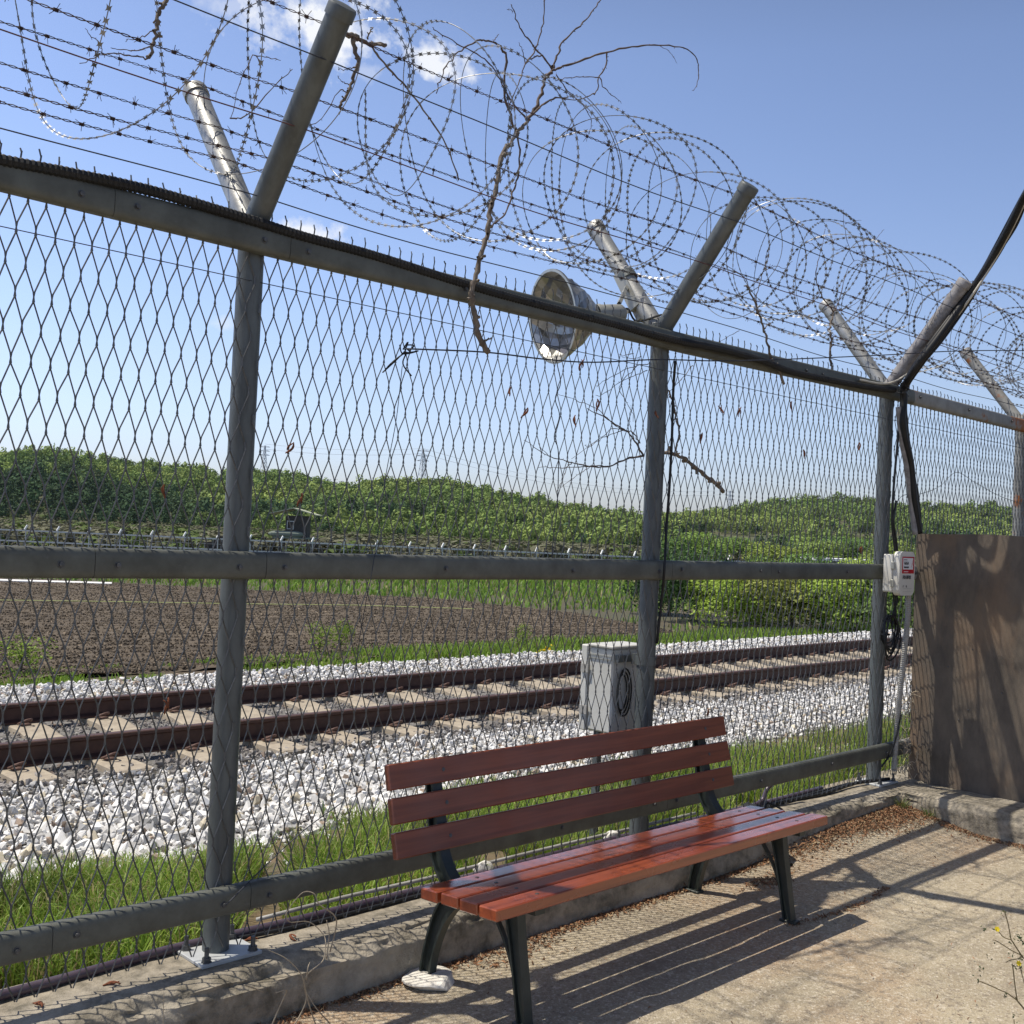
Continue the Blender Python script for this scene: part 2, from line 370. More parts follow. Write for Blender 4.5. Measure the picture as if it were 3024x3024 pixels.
def fbm(x, y, s=1.0, o=4, seed=0):
    t = 0; a = .5
    for k in range(o): t = t+a*vnoise(x, y, s*2**k, seed+k); a *= .5
    return t/(1-.5**o)
def ss(a, b, x): t = np.clip((np.asarray(x, float)-a)/(b-a), 0, 1); return t*t*(3-2*t)

# ------------------------------------------------------------------ terrain
VS = 3024/1932
sky_px = [(-500, 905), (-300, 880), (-120, 862), (0, 853), (60, 845), (130, 852), (200, 862), (270, 868), (330, 878), (420, 885), (520, 890), (580, 900), (640, 912), (700, 908), (760, 903), (830, 905), (900, 918), (1000, 938), (1100, 955), (1210, 970), (1300, 968), (1380, 955), (1440, 945), (1500, 938), (1580, 936), (1640, 942), (1720, 950), (1800, 948), (1932, 955), (2100, 975), (2400, 1010)]
az_s, el_s = [], []
for (x, y) in sky_px:
    d = ray(x*VS, y*VS); az_s.append(math.degrees(math.atan2(d[0], d[1]))); el_s.append(d[2]/math.hypot(d[0], d[1]))
az_s, el_s = np.array(az_s), np.array(el_s)
def hill_r(az): return 640+60*np.sin(np.radians(az*5+20)) + 160*ss(50, 58, az)
def terrain(x, y):
    x = np.asarray(x, float); y = np.asarray(y, float)
    r = np.hypot(x-CAM[0], y-CAM[1]); az = np.degrees(np.arctan2(x-CAM[0], y-CAM[1]))
    z = np.where(y < .1, -.24, -.12)
    z = np.where(y > .1, -.12-.16*ss(.3, 2.0, y), z)
    z = np.where(y > 2.0, -.28-.14*ss(2.0, 3.0, y), z)
    z = np.where(y > 7.0, -.42-.48*ss(7.0, 9.0, y), z)
    z = np.where(y > 9.0, -.9-.3*(np.clip(y, 9, 33)-9)/24-.9*ss(33, 95, np.minimum(y, 95)), z)
    z = z-.6*ss(80, 300, r)*(y > 0)
    z = np.where(y < -.0, -.24-.5*ss(20, 200, r), z)
    el = np.interp(az, az_s, el_s, left=.03, right=.03)
    R1 = hill_r(az); R0 = R1*.55
    H = CAM[2]+el*R1-5.5
    t = np.clip((r-R0)/(R1-R0), 0, 1)
    spur = .55+.9*fbm(az, r/90, .45, 3, 5)
    tt = t**(.75+.6*vnoise(az, r*0, .35, 11))
    hz = z+(H-z)*np.clip(tt*(1-(1-t)*(1-spur)*.8), 0, 1)
    back = ss(1.0, 1.9, r/R1); hz = np.where(r > R1, H*(1-.6*back)-8*back, hz)
    return np.where(r > R0, hz, z)
# ground sheet in polar rings about the viewpoint
azs = np.radians(np.concatenate([np.linspace(-180, 10, 60, endpoint=False), np.linspace(10, 80, 200, endpoint=False), np.linspace(80, 180, 40)]))
rs = np.concatenate([[.01], np.linspace(.6, 14, 60), np.geomspace(15, 330, 60), np.linspace(345, 960, 70), np.geomspace(1000, 6000, 14)])
A, RR = np.meshgrid(azs, rs); X = CAM[0]+RR*np.sin(A); Y = CAM[1]+RR*np.cos(A); Z = terrain(X, Y)
m_, n_ = X.shape
i, j = np.meshgrid(np.arange(m_-1), np.arange(n_-1), indexing='ij')
g = MB(); g.add(np.stack([X, Y, Z], -1).reshape(-1, 3), np.stack([i*n_+j, i*n_+j+1, (i+1)*n_+j+1, (i+1)*n_+j], -1).reshape(-1, 4))
Z_MIN = Z.min(); Z_MAX = Z.max()
go = struct(g.build('ground', M['ground'], smooth=True))
go.data.materials.append(M['hill']); go.data.materials.append(M['nearground'])
rr = ((rs[:-1]+rs[1:])/2); mi = np.repeat(np.where(rr > 330, 1, 0), n_-1)
cy = ((Y[:-1, :-1]+Y[1:, 1:])/2).ravel(); mi = np.where((cy < 9.5) & (mi == 0) & (np.abs(cy) < 30), 2, mi)
go.data.polygons.foreach_set('material_index', mi.astype(np.int32))

# pavement
def pz(x, y): return -.165+.065*ss(4.2, 6.5, x)*ss(-.75, -.25, y)+.004*(fbm(x, y, 2.0, 3, 3)-.5)
xs = np.concatenate([np.linspace(-9, .6, 30), np.linspace(.65, 6.75, 200)]); ys = np.concatenate([np.linspace(-12, -2.2, 30), np.linspace(-2.15, -.12, 80)])
X, Y = np.meshgrid(xs, ys); Z = pz(X, Y)
# shallow broken edge of an older slab running diagonally across
edge = Y-(-.86+.10*np.sin(X*2.2)+.16*(X-4.2)*0+.10*(fbm(X, Y*0, 3, 3, 9)-.5))
inpatch = ss(3.1, 3.2, X)*(1-ss(5.0, 5.1, X))
Z = Z-.010*inpatch*(1-ss(-.012, .012, edge))
m_, n_ = X.shape; i, j = np.meshgrid(np.arange(m_-1), np.arange(n_-1), indexing='ij')
g = MB(); g.add(np.stack([X, Y, Z], -1).reshape(-1, 3), np.stack([i*n_+j, i*n_+j+1, (i+1)*n_+j+1, (i+1)*n_+j], -1).reshape(-1, 4))
struct(g.build('pavement', M['paving'], smooth=True))

# kerbs: rough concrete ledge that carries the fence, and the ledge under the board
def kerb(name, p0, p1, inner, wf, zb_=-.30, label=''):
    """p0->p1 along the back edge; inner = unit vector to the front; wf(t) = width"""
    p0, p1, inner = np.array(p0, float), np.array(p1, float), np.array(inner, float)
    L = np.linalg.norm(p1-p0); nu = int(L/.016); U = np.linspace(0, 1, nu)
    prof = np.concatenate([[0.0], np.linspace(.02, .86, 10), np.linspace(.9, 1.12, 6), np.linspace(1.16, 2.0, 12)])  # 0..1 top, 1..2 front face
    UU, PP = np.meshgrid(U, prof, indexing='ij'); w = wf(UU)
    s_ = UU*L
    nz_ = fbm(s_, PP*w*6, 7, 4, 21)-.5; nb = fbm(s_, PP*0, 5, 4, 33)-.5
    cr = .018
    d = np.where(PP < 1, PP*w, w+.02*(PP-1))
    z = np.where(PP < 1, 0.0, -(PP-1)*(-zb_))
    # round and crumble the arris
    e = np.exp(-((PP-1.0)/.10)**2); nc = fbm(s_, PP*0+3, 22, 3, 35)-.5; d = d-e*(.012+.075*np.clip(nb+.08, 0, 1)+.028*nc); z = z-e*(.014+.06*np.clip(nb+.06, 0, 1)+.02*nc)
    d = d+(.030*nz_+.016*(fbm(s_, PP*w*8, 30, 3, 39)-.5))*(PP > .9); z = z+.008*nz_+.004*(fbm(s_, PP*w*8, 26, 3, 37)-.5)*(PP > 0)
    if True: z = np.where(PP == 0, -.0, z)
    P = p0+(p1-p0)*UU[..., None]+inner*d[..., None]; P[..., 2] += z
    m_, n_ = UU.shape; i, j = np.meshgrid(np.arange(m_-1), np.arange(n_-1), indexing='ij')
    g = MB(); g.add(P.reshape(-1, 3), np.stack([i*n_+j, i*n_+j+1, (i+1)*n_+j+1, (i+1)*n_+j], -1).reshape(-1, 4))
    # back face
    b0 = np.array([p0+(p1-p0)*t for t in (0, 1)]); g.add([b0[0], b0[1], b0[1]+[0, 0, zb_], b0[0]+[0, 0, zb_]], [(0, 1, 2, 3)])
    return struct(g.build(name, M['concrete'], smooth=50))
kerb('kerb', (-3, .13, 0), (11.5, .13, 0), (0, -1, 0), lambda u: .37-.05*u+.012*np.sin(u*40))
kerb('kerb', (6.70, -.155, -.006), (6.70, -4.2, -.006), (-1, 0, 0), lambda u: .34+.05*u)

# ------------------------------------------------------------------ railway
def in_view(x, y, lo=8, hi=76):
    az = np.degrees(np.arctan2(x-CAM[0], y-CAM[1])); return (az > lo) & (az < hi)
ZR = -.065
xs = np.arange(-2, 60, .35); ys = np.array([1.2, 1.6, 2.4, 3.0, 3.5, 4.1, 4.8, 5.6, 6.3, 6.9, 7.4, 8.1, 8.8])
hz = np.array([-.34, -.28, -.24, -.23, -.235, -.25, -.25, -.25, -.23, -.20, -.22, -.52, -.84])
X, Y = np.meshgrid(xs, ys, indexing='ij'); Z = np.broadcast_to(hz, X.shape)+.03*(fbm(X, Y, 1.5, 3, 2)-.5)-.02
m_, n_ = X.shape; i, j = np.meshgrid(np.arange(m_-1), np.arange(n_-1), indexing='ij')
g = MB(); g.add(np.stack([X, Y, Z], -1).reshape(-1, 3), np.stack([i*n_+j, (i+1)*n_+j, (i+1)*n_+j+1, i*n_+j+1], -1).reshape(-1, 4))
struct(g.build('ballast_bed', M['ballastbed'], smooth=True))
def bedz(x, y): return np.interp(y, ys, hz)+.03*(fbm(x, y, 1.5, 3, 2)-.5)-.02
track = thing('railway_track', 'single rusty railway line on pale concrete sleepers behind the fence', 'railway track', (6, 4.84, -.25))
INV = Matrix.Translation((-6, -4.84, .25))
def under(o, root):
    o.parent = root; o.matrix_parent_inverse = Matrix.Translation(-Vector(root.location)); return o
rp = [(-.065, 0), (.065, 0), (.065, .012), (.012, .028), (.010, .115), (.036, .128), (.036, .148), (.028, .154), (-.028, .154), (-.036, .148), (-.036, .128), (-.010, .115), (-.012, .028), (-.065, .012)]
for yy in (4.09, 5.59):
    g = MB(); g.extr(rp, -2, 58, (0, yy, ZR-.154), (0, 1, 0), (0, 0, 1), (1, 0, 0)); under(g.build('rail', M['railsteel'], smooth=30), track)
sl = MB(); zt_ = -.215-ZR*0
def sleeper_mesh():
    g = MB()
    y0, y1 = 3.60, 6.10
    Yp = [y0, y0+.012, y0+.75, y0+.95, y1-.95, y1-.75, y1-.012, y1]; H = [-.012, 0, 0, -.03, -.03, 0, 0, -.012]
    V = []
    for a, h in zip(Yp, H):
        V += [(-.15, a, -.20), (-.128, a, -.008+h), (-.115, a, h), (.115, a, h), (.128, a, -.008+h), (.15, a, -.20)]
    f = []
    n = len(Yp)
    for k in range(n-1):
        for q in range(5): f.append((k*6+q, k*6+q+1, (k+1)*6+q+1, (k+1)*6+q))
    g.add(V, f); g.f.append(np.array([[5, 4, 3, 2, 1, 0]])); g.f.append(np.array([[0, 1, 2, 3, 4, 5]])+(n-1)*6)
    return g
def clip_mesh():
    g = MB(); t = np.linspace(0, 2*math.pi*1.05, 12)
    P = np.stack([.035*np.sin(t*1.0)+.01, -.03+.035*np.cos(t)*1.0+.02*t/6, .03+.028*np.sin(t*.5)], -1)
    P = np.array([(-.05, .02, .012), (-.045, -.03, .03), (-.02, -.062, .05), (.015, -.06, .055), (.035, -.03, .045), (.03, .01, .03), (.0, .03, .026), (-.015, .012, .03)])
    g.tube(smoothpath(P, 4), .0085, 6); g.box((0, .0, .008), (.07, .06, .016)); return g
SM = sleeper_mesh().build('sleeper', M['sleeper'], smooth=30); CM = clip_mesh().build('rail_clip', M['clip'], smooth=True)
ZS = ZR-.156
first = True
xs0 = 1.55
for k in range(50):
    x = xs0+.612*k
    if k == 0: s = SM
    else: s = SM.copy(); COL.objects.link(s)
    under(s, track); s.location = (x, random.uniform(-.02, .02), ZS); s.rotation_euler = (0, 0, random.uniform(-.006, .006))
    if x > 17: continue
    for q, (yy, sg) in enumerate(((4.09, -1), (4.09, 1), (5.59, -1), (5.59, 1))):
        c = CM if (k == 0 and q == 0) else CM.copy()
        if not (k == 0 and q == 0): COL.objects.link(c)
        c.parent = s; c.location = (.02*sg, yy+sg*.115, .0); c.rotation_euler = (0, 0, 0 if sg < 0 else math.pi)

# ballast stones
def rust(C, y):
    w = (.75*np.exp(-((np.minimum(np.abs(y-4.09), np.abs(y-5.59))-.06)/.22)**2)*rng.random(len(y)))[:, None]
    return C*(1-w)+C*np.array([.72, .48, .34])*w
def stone_variants(nv=14):
    out = []
    import bmesh
    for k in range(nv):
        bm = bmesh.new(); r2 = np.random.default_rng(100+k)
        for _ in range(9+k % 4):
            d = r2.normal(size=3); d /= np.linalg.norm(d); bm.verts.new(Vector(d*(r2.uniform(.62, 1.08))*np.array([1.0, .70, .52])))
        res = bmesh.ops.convex_hull(bm, input=bm.verts)
        bmesh.ops.delete(bm, geom=[e for e in res['geom_interior'] if isinstance(e, bmesh.types.BMVert)], context='VERTS')
        bmesh.ops.triangulate(bm, faces=bm.faces[:]); bm.verts.ensure_lookup_table(); bm.verts.index_update()
        out.append((np.array([v.co[:] for v in bm.verts]), np.array([[v.index for v in f.verts] for f in bm.faces]))); bm.free()
    return out
STV = stone_variants()
def rand_rot(n, tilt=1.0):
    q = rng.normal(size=(n, 4)); q[:, 1:3] *= tilt; q /= np.linalg.norm(q, axis=1, keepdims=True); w, x, y, z = q.T
    return np.stack([1-2*(y*y+z*z), 2*(x*y-z*w), 2*(x*z+y*w), 2*(x*y+z*w), 1-2*(x*x+z*z), 2*(y*z-x*w), 2*(x*z-y*w), 2*(y*z+x*w), 1-2*(x*x+y*y)], -1).reshape(-1, 3, 3)
def scatter(mb, variants, P, S, C, tilt=1.0, rots=None):
    P = np.asarray(P); n = len(P); R = rand_rot(n, tilt) if rots is None else rots; which = rng.integers(0, len(variants), n)
    for k, (V, Fc) in enumerate(variants):
        idx = np.where(which == k)[0]
        if not len(idx): continue
        W = np.einsum('nij,vj->nvi', R[idx], V)*np.asarray(S)[idx].reshape(len(idx), 1, -1)+P[idx][:, None]
        nv = len(V); FF = (Fc[None]+(np.arange(len(idx))*nv)[:, None, None]).reshape(-1, Fc.shape[1])
        mb.add(W.reshape(-1, 3), FF, np.repeat(C[idx], nv, axis=0))
def ballast(n_near, yr, xr, colf, size, grow=0.0):
    x = xr[0]+(xr[1]-xr[0])*rng.random(n_near)**1.35; y = rng.uniform(yr[0], yr[1], n_near)
    k = in_view(x, y); return x[k], y[k]
g = MB()
def white_cols(n):
    b = rng.uniform(.52, .88, n)[:, None]*np.array([[1, .985, .955]])
    t = rng.random(n); b[t < .07] *= np.array([.80, .72, .56]); b[(t > .09) & (t < .26)] *= .58; b[(t > .2) & (t < .24)] *= np.array([.85, .66, .52]); return b
def grey_cols(n):
    b = rng.uniform(.14, .34, n)[:, None]*np.array([[1, .93, .87]]); t = rng.random(n); b[t < .07] = [.5, .48, .44]; return b
# near shoulder
x, y = ballast(34000, (1.40, 3.75), (.3, 15), None, None)
edge = np.interp(x, [1.8, 3.1, 4.8], [1.42, 1.78, 2.02])+.35*(fbm(x, x*0, .9, 3, 8)-.5)
keep = (y > edge+rng.normal(0, .05, len(x))) & (rng.random(len(x)) < np.where(y > 3.55, .4, 1)); x, y = x[keep], y[keep]
sz = (.015+.032*rng.random(len(x))**2.0)*(1+.45*(x < 4.8)*(y < 2.8)); z = bedz(x, y)+rng.uniform(.0, .045, len(x)); C = white_cols(len(x))
mix_ = rng.random(len(x)) < ss(3.2, 3.65, y+.25*(fbm(x, y, 1.2, 3, 4)-.5)); C[mix_] = grey_cols(mix_.sum())
scatter(g, STV, np.stack([x, y, z], -1), sz, rust(C, y))
# stray stones in the grass
x = rng.uniform(1.2, 9, 500); y = rng.uniform(1.2, 1.9, 500); scatter(g, STV, np.stack([x, y, terrain(x, y)+.012], -1), rng.uniform(.012, .03, 500), white_cols(500))
# between and around rails
x, y = ballast(17000, (3.55, 6.2), (1.0, 19), None, None)
z = bedz(x, y)+rng.uniform(-.005, .03, len(x)); fr = np.mod(x-xs0+.306, .612)-.306; keep = (np.abs(fr) > .135) | (rng.random(len(x)) < .05); keep &= (np.abs(y-4.09) > .06) & (np.abs(y-5.59) > .06)
x, y, z = x[keep], y[keep], z[keep]; scatter(g, STV, np.stack([x, y, z], -1), rng.uniform(.013, .028, len(x)), rust(grey_cols(len(x)), y))
# far shoulder
x, y = ballast(17000, (6.1, 7.7), (2.0, 26), None, None)
z = bedz(x, y)+rng.uniform(.0, .045, len(x)); C = white_cols(len(x)); mix_ = rng.random(len(x)) < (1-ss(5.9, 6.5, y)); C[mix_] = grey_cols(mix_.sum())
scatter(g, STV, np.stack([x, y, z], -1), rng.uniform(.02, .042, len(x)), C)
# distance: bigger pieces
x = rng.uniform(14, 55, 14000); y = rng.uniform(2.0, 7.6, 14000); k = (np.abs(y-4.84) > 1.25); x, y = x[k], y[k]
scatter(g, STV, np.stack([x, y, bedz(x, y)+.02], -1), rng.uniform(.04, .07, len(x)), white_cols(len(x)))
tag(struct(g.build('ballast_stones', M['ballast_c']), 'stuff'), 'angular white and grey ballast stones heaped along both sides of the rails', 'stones')

# ------------------------------------------------------------------ field and banks
xs = np.linspace(-4, 34, 420); ys = np.linspace(12.5, 44, 340)
X, Y = np.meshgrid(xs, ys, indexing='ij')
bx = np.interp(Y, [12, 15.4, 20, 27.7, 42, 60], [22.0, 23.6, 25.7, 26.4, 16.3, 2])+.7*(fbm(Y, Y*0, .5, 3, 6)-.5)
ok = X < bx
Z = terrain(X, Y)+.03+.07*(fbm(X, Y, 4.5, 4, 1)-.5)+.025*np.sin((X*.25+Y)*2*math.pi/.7)
m_, n_ = X.shape; i, j = np.meshgrid(np.arange(m_-1), np.arange(n_-1), indexing='ij'); Fq = np.stack([i*n_+j, (i+1)*n_+j, (i+1)*n_+j+1, i*n_+j+1], -1).reshape(-1, 4)
Z = np.where(ok, Z, terrain(X, Y)-.3); Fq = Fq[ok.ravel()[Fq].any(1)]
g = MB(); g.add(np.stack([X, Y, Z], -1).reshape(-1, 3), Fq); struct(g.build('field', M['soil_c'], smooth=False))
g = MB(); x = rng.uniform(0, 27, 85000); y = 12.6+31.7*rng.random(85000)**1.5; k = in_view(x, y, 12, 70) & (x < np.interp(y, [12, 15.4, 20, 27.7, 42, 60], [22.0, 23.6, 25.7, 26.4, 16.3, 2])); x, y = x[k], y[k]
b = rng.uniform(.55, 1.3, len(x))[:, None]*np.array([[.118, .092, .064]]); b[rng.random(len(x)) < .08] *= 2.2
scatter(g, STV[:5], np.stack([x, y, terrain(x, y)+.05], -1), rng.uniform(.018, .055, len(x)), b)
tag(struct(g.build('soil_clods', M['clod_c']), 'stuff'), 'turned brown clods covering the ploughed field beyond the rails', 'soil')

# grass -------------------------------------------------------------
def blades(mb, x, y, z, h, w, lean, cols):
    n = len(x); a = rng.uniform(0, 2*math.pi, n); la = rng.uniform(0, 2*math.pi, n)
    ex = np.stack([np.cos(a), np.sin(a), a*0], -1)*w[:, None]; L = np.stack([np.cos(la), np.sin(la), la*0], -1)*(lean*h)[:, None]
    P = np.stack([x, y, z], -1); U = np.array([0, 0, 1.])
    p1 = P+U*h[:, None]*.45+L*.25; p2 = P+U*h[:, None]*.8+L*.65; p3 = P+U*(h*np.clip(1-lean*.25, .5, 1))[:, None]+L
    V = np.stack([P-ex, P+ex, p1-ex*.9, p1+ex*.9, p2-ex*.6, p2+ex*.6, p3], 1)
    k = np.arange(n)[:, None]*7
    C = np.repeat(cols[:, None], 7, 1); C = C*np.array([1, 1, 1, 1, 1, 1, 1])[None, :, None]
    mb.add(V.reshape(-1, 3), np.concatenate([k+np.array([0, 1, 3, 2]), k+np.array([2, 3, 5, 4])]), C.reshape(-1, 3)); n0 = mb.n-n*7
    mb.f.append(k+np.array([4, 5, 6])+n0)
def gcols(n, a=(.15, .27, .03), b=(.30, .38, .07), dry=.1):
    t = rng.random(n)[:, None]; c = np.array(a)*(1-t)+np.array(b)*t; c *= rng.uniform(.75, 1.2, n)[:, None]
    d = rng.random(n) < dry; c[d] = np.array([.38, .32, .15])*rng.uniform(.7, 1.1, d.sum())[:, None]; return c
g = MB(); n = 175000
x = .4+12*rng.random(n)**1.3; y = rng.uniform(.16, 2.15, n)
dens = fbm(x, y, 2.2, 3, 14); bare = np.exp(-(((x-2.75)/.55)**2+((y-1.55)/.28)**2))
e2 = np.interp(x, [1.8, 3.1, 4.8], [1.36, 1.68, 1.92])+.5*(fbm(x, x*0, 1.1, 3, 18)-.5)
k = (dens > .44+.5*bare) & (y < e2+rng.normal(0, .12, n)) & in_view(x, y, 12, 74) & (rng.random(n) > .85*ss(5.5, 8, x)*ss(.6, 1.2, y))
x, y = x[k], y[k]; n = len(x)
h = rng.uniform(.07, .24, n)*(.6+.9*fbm(x, y, 1.5, 2, 30))*(1-.45*ss(1.1, 1.8, y)); blades(g, x, y, terrain(x, y)-.01, h, rng.uniform(.0018, .0042, n), rng.uniform(.1, .9, n), gcols(n, dry=.17)*(.55+.9*vnoise(x, y, 2.6, 91))[:, None])
tag(struct(g.build('grass', M['grass_c']), 'stuff'), 'fresh green grass growing between the fence kerb and the white ballast', 'grass')
g = MB(); n = 52000; x = 3+31*rng.random(n)**1.25; y = 8.3+5.0*rng.random(n)**.7; k = in_view(x, y, 14, 72) & (fbm(x, y, .7, 3, 40) > .33); x, y = x[k], y[k]; n = len(x)
blades(g, x, y, terrain(x, y)-.02, rng.uniform(.08, .26, n)*(.4+fbm(x, y, .5, 2, 41))*(1-.35*(x < 12)), rng.uniform(.008, .018, n), rng.uniform(.1, .7, n), gcols(n, (.16, .28, .03), (.30, .42, .07), .05))
tag(struct(g.build('verge_grass', M['grass_c']), 'stuff'), 'strip of bright green grass between far ballast and ploughed field', 'grass')
g = MB(); n = 60000; x = rng.uniform(2, 80, n); y = rng.uniform(14, 80, n); lim = np.interp(y, [12, 15.4, 20, 27.7, 42, 60], [22.0, 23.6, 25.7, 26.4, 16.3, -5])
k = in_view(x, y, 14, 72) & (x > lim) & (fbm(x, y, .25, 3, 44) > .34); x, y = x[k], y[k]; n = len(x); q = np.hypot(x, y)/40
blades(g, x, y, terrain(x, y)-.03, rng.uniform(.12, .40, n)*(.6+.8*fbm(x, y, .2, 2, 45))*np.clip(q, .8, 1.6), rng.uniform(.02, .05, n)*q, rng.uniform(.1, .8, n), gcols(n, (.15, .28, .035), (.26, .38, .06), .10))
tag(struct(g.build('meadow_grass', M['grass_c']), 'stuff'), 'bright green rough meadow beyond the ploughed field', 'grass')

# forest on the hills ---------------------------------------------------
def leafball(nl, seed, leaf, lobes=6, flat=.75, spread=.62, nj=.45):
    r2 = np.random.default_rng(seed); LC = r2.normal(size=(lobes, 3)); LC /= np.linalg.norm(LC, axis=1, keepdims=True); LC *= spread*r2.uniform(.5, 1, lobes)[:, None]; LC[:, 2] = LC[:, 2]*flat; LC[0] = 0
    LR = r2.uniform(.38, .58, lobes); wl_ = r2.integers(0, lobes, nl); d = r2.normal(size=(nl, 3)); d /= np.linalg.norm(d, axis=1, keepdims=True); d[:, 2] = np.abs(d[:, 2])*np.where(r2.random(nl) < .75, 1, -1)
    P = LC[wl_]+d*LR[wl_][:, None]*r2.uniform(.75, 1.05, nl)[:, None]
    N = d+r2.normal(size=(nl, 3))*nj; N /= np.linalg.norm(N, axis=1, keepdims=True)
    T = np.cross(N, r2.normal(size=(nl, 3))); T /= np.linalg.norm(T, axis=1, keepdims=True); B = np.cross(N, T)
    s_ = leaf*r2.uniform(.6, 1.3, nl)[:, None]
    V = np.stack([P-T*s_, P-B*s_*.6, P+T*s_, P+B*s_*.6], 1).reshape(-1, 3)
    return V, (np.arange(nl)[:, None]*4+np.arange(4))
CV = [leafball(90, 300+k, .15, lobes=5, nj=.30, spread=.5) for k in range(10)]
g = MB(); n = 9500
az = rng.uniform(14, 74, n); t = rng.random(n)**.85; R1 = hill_r(az); r = R1*(.54+.48*t)
x = CAM[0]+r*np.sin(np.radians(az)); y = CAM[1]+r*np.cos(np.radians(az)); z = terrain(x, y)
clear = fbm(x, y, .012, 3, 60); keep = ~((clear < .36) & (t < .55)); x, y, z, t, az = x[keep], y[keep], z[keep], t[keep], az[keep]; n = len(x)
f1 = fbm(x, y, .02, 3, 62); f2 = rng.random(n)
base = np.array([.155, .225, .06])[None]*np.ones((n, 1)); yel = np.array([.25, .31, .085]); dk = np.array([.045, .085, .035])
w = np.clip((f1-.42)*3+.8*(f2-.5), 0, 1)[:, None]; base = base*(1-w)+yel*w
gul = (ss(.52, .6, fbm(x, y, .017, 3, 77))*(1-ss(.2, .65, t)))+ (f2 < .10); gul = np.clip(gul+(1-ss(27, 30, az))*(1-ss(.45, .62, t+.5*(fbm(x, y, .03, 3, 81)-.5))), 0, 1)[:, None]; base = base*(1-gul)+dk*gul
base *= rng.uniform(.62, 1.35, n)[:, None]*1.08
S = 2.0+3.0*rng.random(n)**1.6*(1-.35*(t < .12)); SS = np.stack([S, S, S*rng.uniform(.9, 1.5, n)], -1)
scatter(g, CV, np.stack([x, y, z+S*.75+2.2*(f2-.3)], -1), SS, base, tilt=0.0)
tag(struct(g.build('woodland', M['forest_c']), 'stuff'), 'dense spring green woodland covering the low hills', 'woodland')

# brown scrub at the foot of the hills
g = MB(); n = 4200; az = rng.uniform(12, 76, n); r = np.where(rng.random(n) < .55, hill_r(az)*rng.uniform(.44, .60, n), rng.uniform(112, 330, n)); x = CAM[0]+r*np.sin(np.radians(az)); y = CAM[1]+r*np.cos(np.radians(az)); S = rng.uniform(1.2, 2.6, n)
C = np.array([.135, .135, .085])[None]*rng.uniform(.6, 1.3, n)[:, None]; gg = rng.random(n) < .35; C[gg] = np.array([.10, .14, .04])
scatter(g, CV, np.stack([x, y, terrain(x, y)+S*.4], -1), np.stack([S*1.4, S*1.4, S*.8], -1), C, tilt=0.0)
tag(struct(g.build('scrub', M['forest_c']), 'stuff'), 'low brown scrub along the foot of the wooded hills', 'scrub')

# middle distance trees at the right, each its own thing
def tree(name, label, cat, x, y, h, w, col, nl, leaf, seed, group=None, trunk_h=.35, dark=.0, M_leaf='leaf_c'):
    z = float(terrain(x, y)); root = thing(name, label, cat, (x, y, z), group)
    r2 = np.random.default_rng(seed)
    V, Fc = leafball(nl, seed, leaf, lobes=11, flat=.9, spread=.72)
    V = V*np.array([w/2, w/2, h*(1-trunk_h)/2*1.15])+np.array([0, 0, h*(trunk_h+(1-trunk_h)/2)])
    c = np.array(col)[None]*np.repeat(r2.uniform(.6, 1.35, nl), 4)[:, None]
    g = MB(); g.add(V, Fc, c); g.build('crown', M[M_leaf], root)
    g = MB(); top = h*.75; g.tube([(0, 0, -.1), (.02*h, 0, top*.4), (-.01*h, .01*h, top)], [h*.03, h*.022, h*.006], 7)
    for k in range(6):
        a = k*1.1+seed; z0 = h*(.2+.09*k); g.tube([(0, 0, z0), (math.cos(a)*w*.18, math.sin(a)*w*.18, z0+h*.12), (math.cos(a)*w*.36, math.sin(a)*w*.36, z0+h*.2)], [h*.014, h*.009, h*.004], 5)
    g.build('trunk', M['trunk'], root); return root
def at_z(px, py, z): p = onz(px, py, z); return p[0], p[1]
def at_depth(pxv, dep):   # view column (1932 scale) and distance -> ground x, y
    d = ray(pxv*VS, 1560); return CAM[0]+d[0]*dep, CAM[1]+d[1]*dep
bush = [(1268, 36, 2.7, 3.0, (.035, .065, .022), 'dark green bush at the left end of the row beyond the rails'),
        (1318, 33, 2.9, 2.8, (.045, .085, .025), 'dark rounded bush with shaded hollow, second in the row'),
        (1385, 31, 2.2, 3.0, (.19, .26, .04), 'bright yellow green low bush in front of the dark bushes'),
        (1440, 33, 2.5, 2.6, (.10, .16, .035), 'mid green bush near the centre of the row beyond the rails'),
        (1500, 30, 2.3, 2.8, (.19, .21, .055), 'olive brown tinged bush in the row beyond the rails'),
        (1560, 31, 2.6, 2.8, (.10, .17, .04), 'leafy green bush left of the third fence post'),
        (1622, 29, 2.4, 2.8, (.21, .28, .05), 'light green bush just behind the third fence post'),
        (1690, 28, 2.5, 2.6, (.11, .17, .04), 'green bush seen between third post and brown board')]
for k, (pv, dep, h, w, c, lb) in enumerate(bush):
    x, y = at_depth(pv, dep); tree('bush', lb, 'bush', x, y, h*.82, w, tuple(q*1.65 for q in c), 6500, .042, 500+k, 'bushes in a row beyond the rails', trunk_h=.02)
mids = [(1262, 120, 5.2, 7, (.09, .14, .035), 'round green tree rising behind the left dark bush'), (1330, 105, 4.8, 7, (.12, .18, .04), 'light green tree behind the second bush'), (1400, 115, 5.6, 8, (.10, .155, .035), 'broad green tree behind the middle bushes'),
        (1462, 95, 4.2, 6, (.16, .20, .045), 'yellowish tree above the middle rail between posts two and three'), (1530, 100, 5.0, 7, (.13, .18, .045), 'pale leafy tree left of the white roofed shed'), (1600, 120, 5.6, 8, (.085, .14, .035), 'darker tree behind the third fence post'), (1690, 90, 4.6, 6, (.15, .19, .05), 'yellow green tree beside the wall box')]
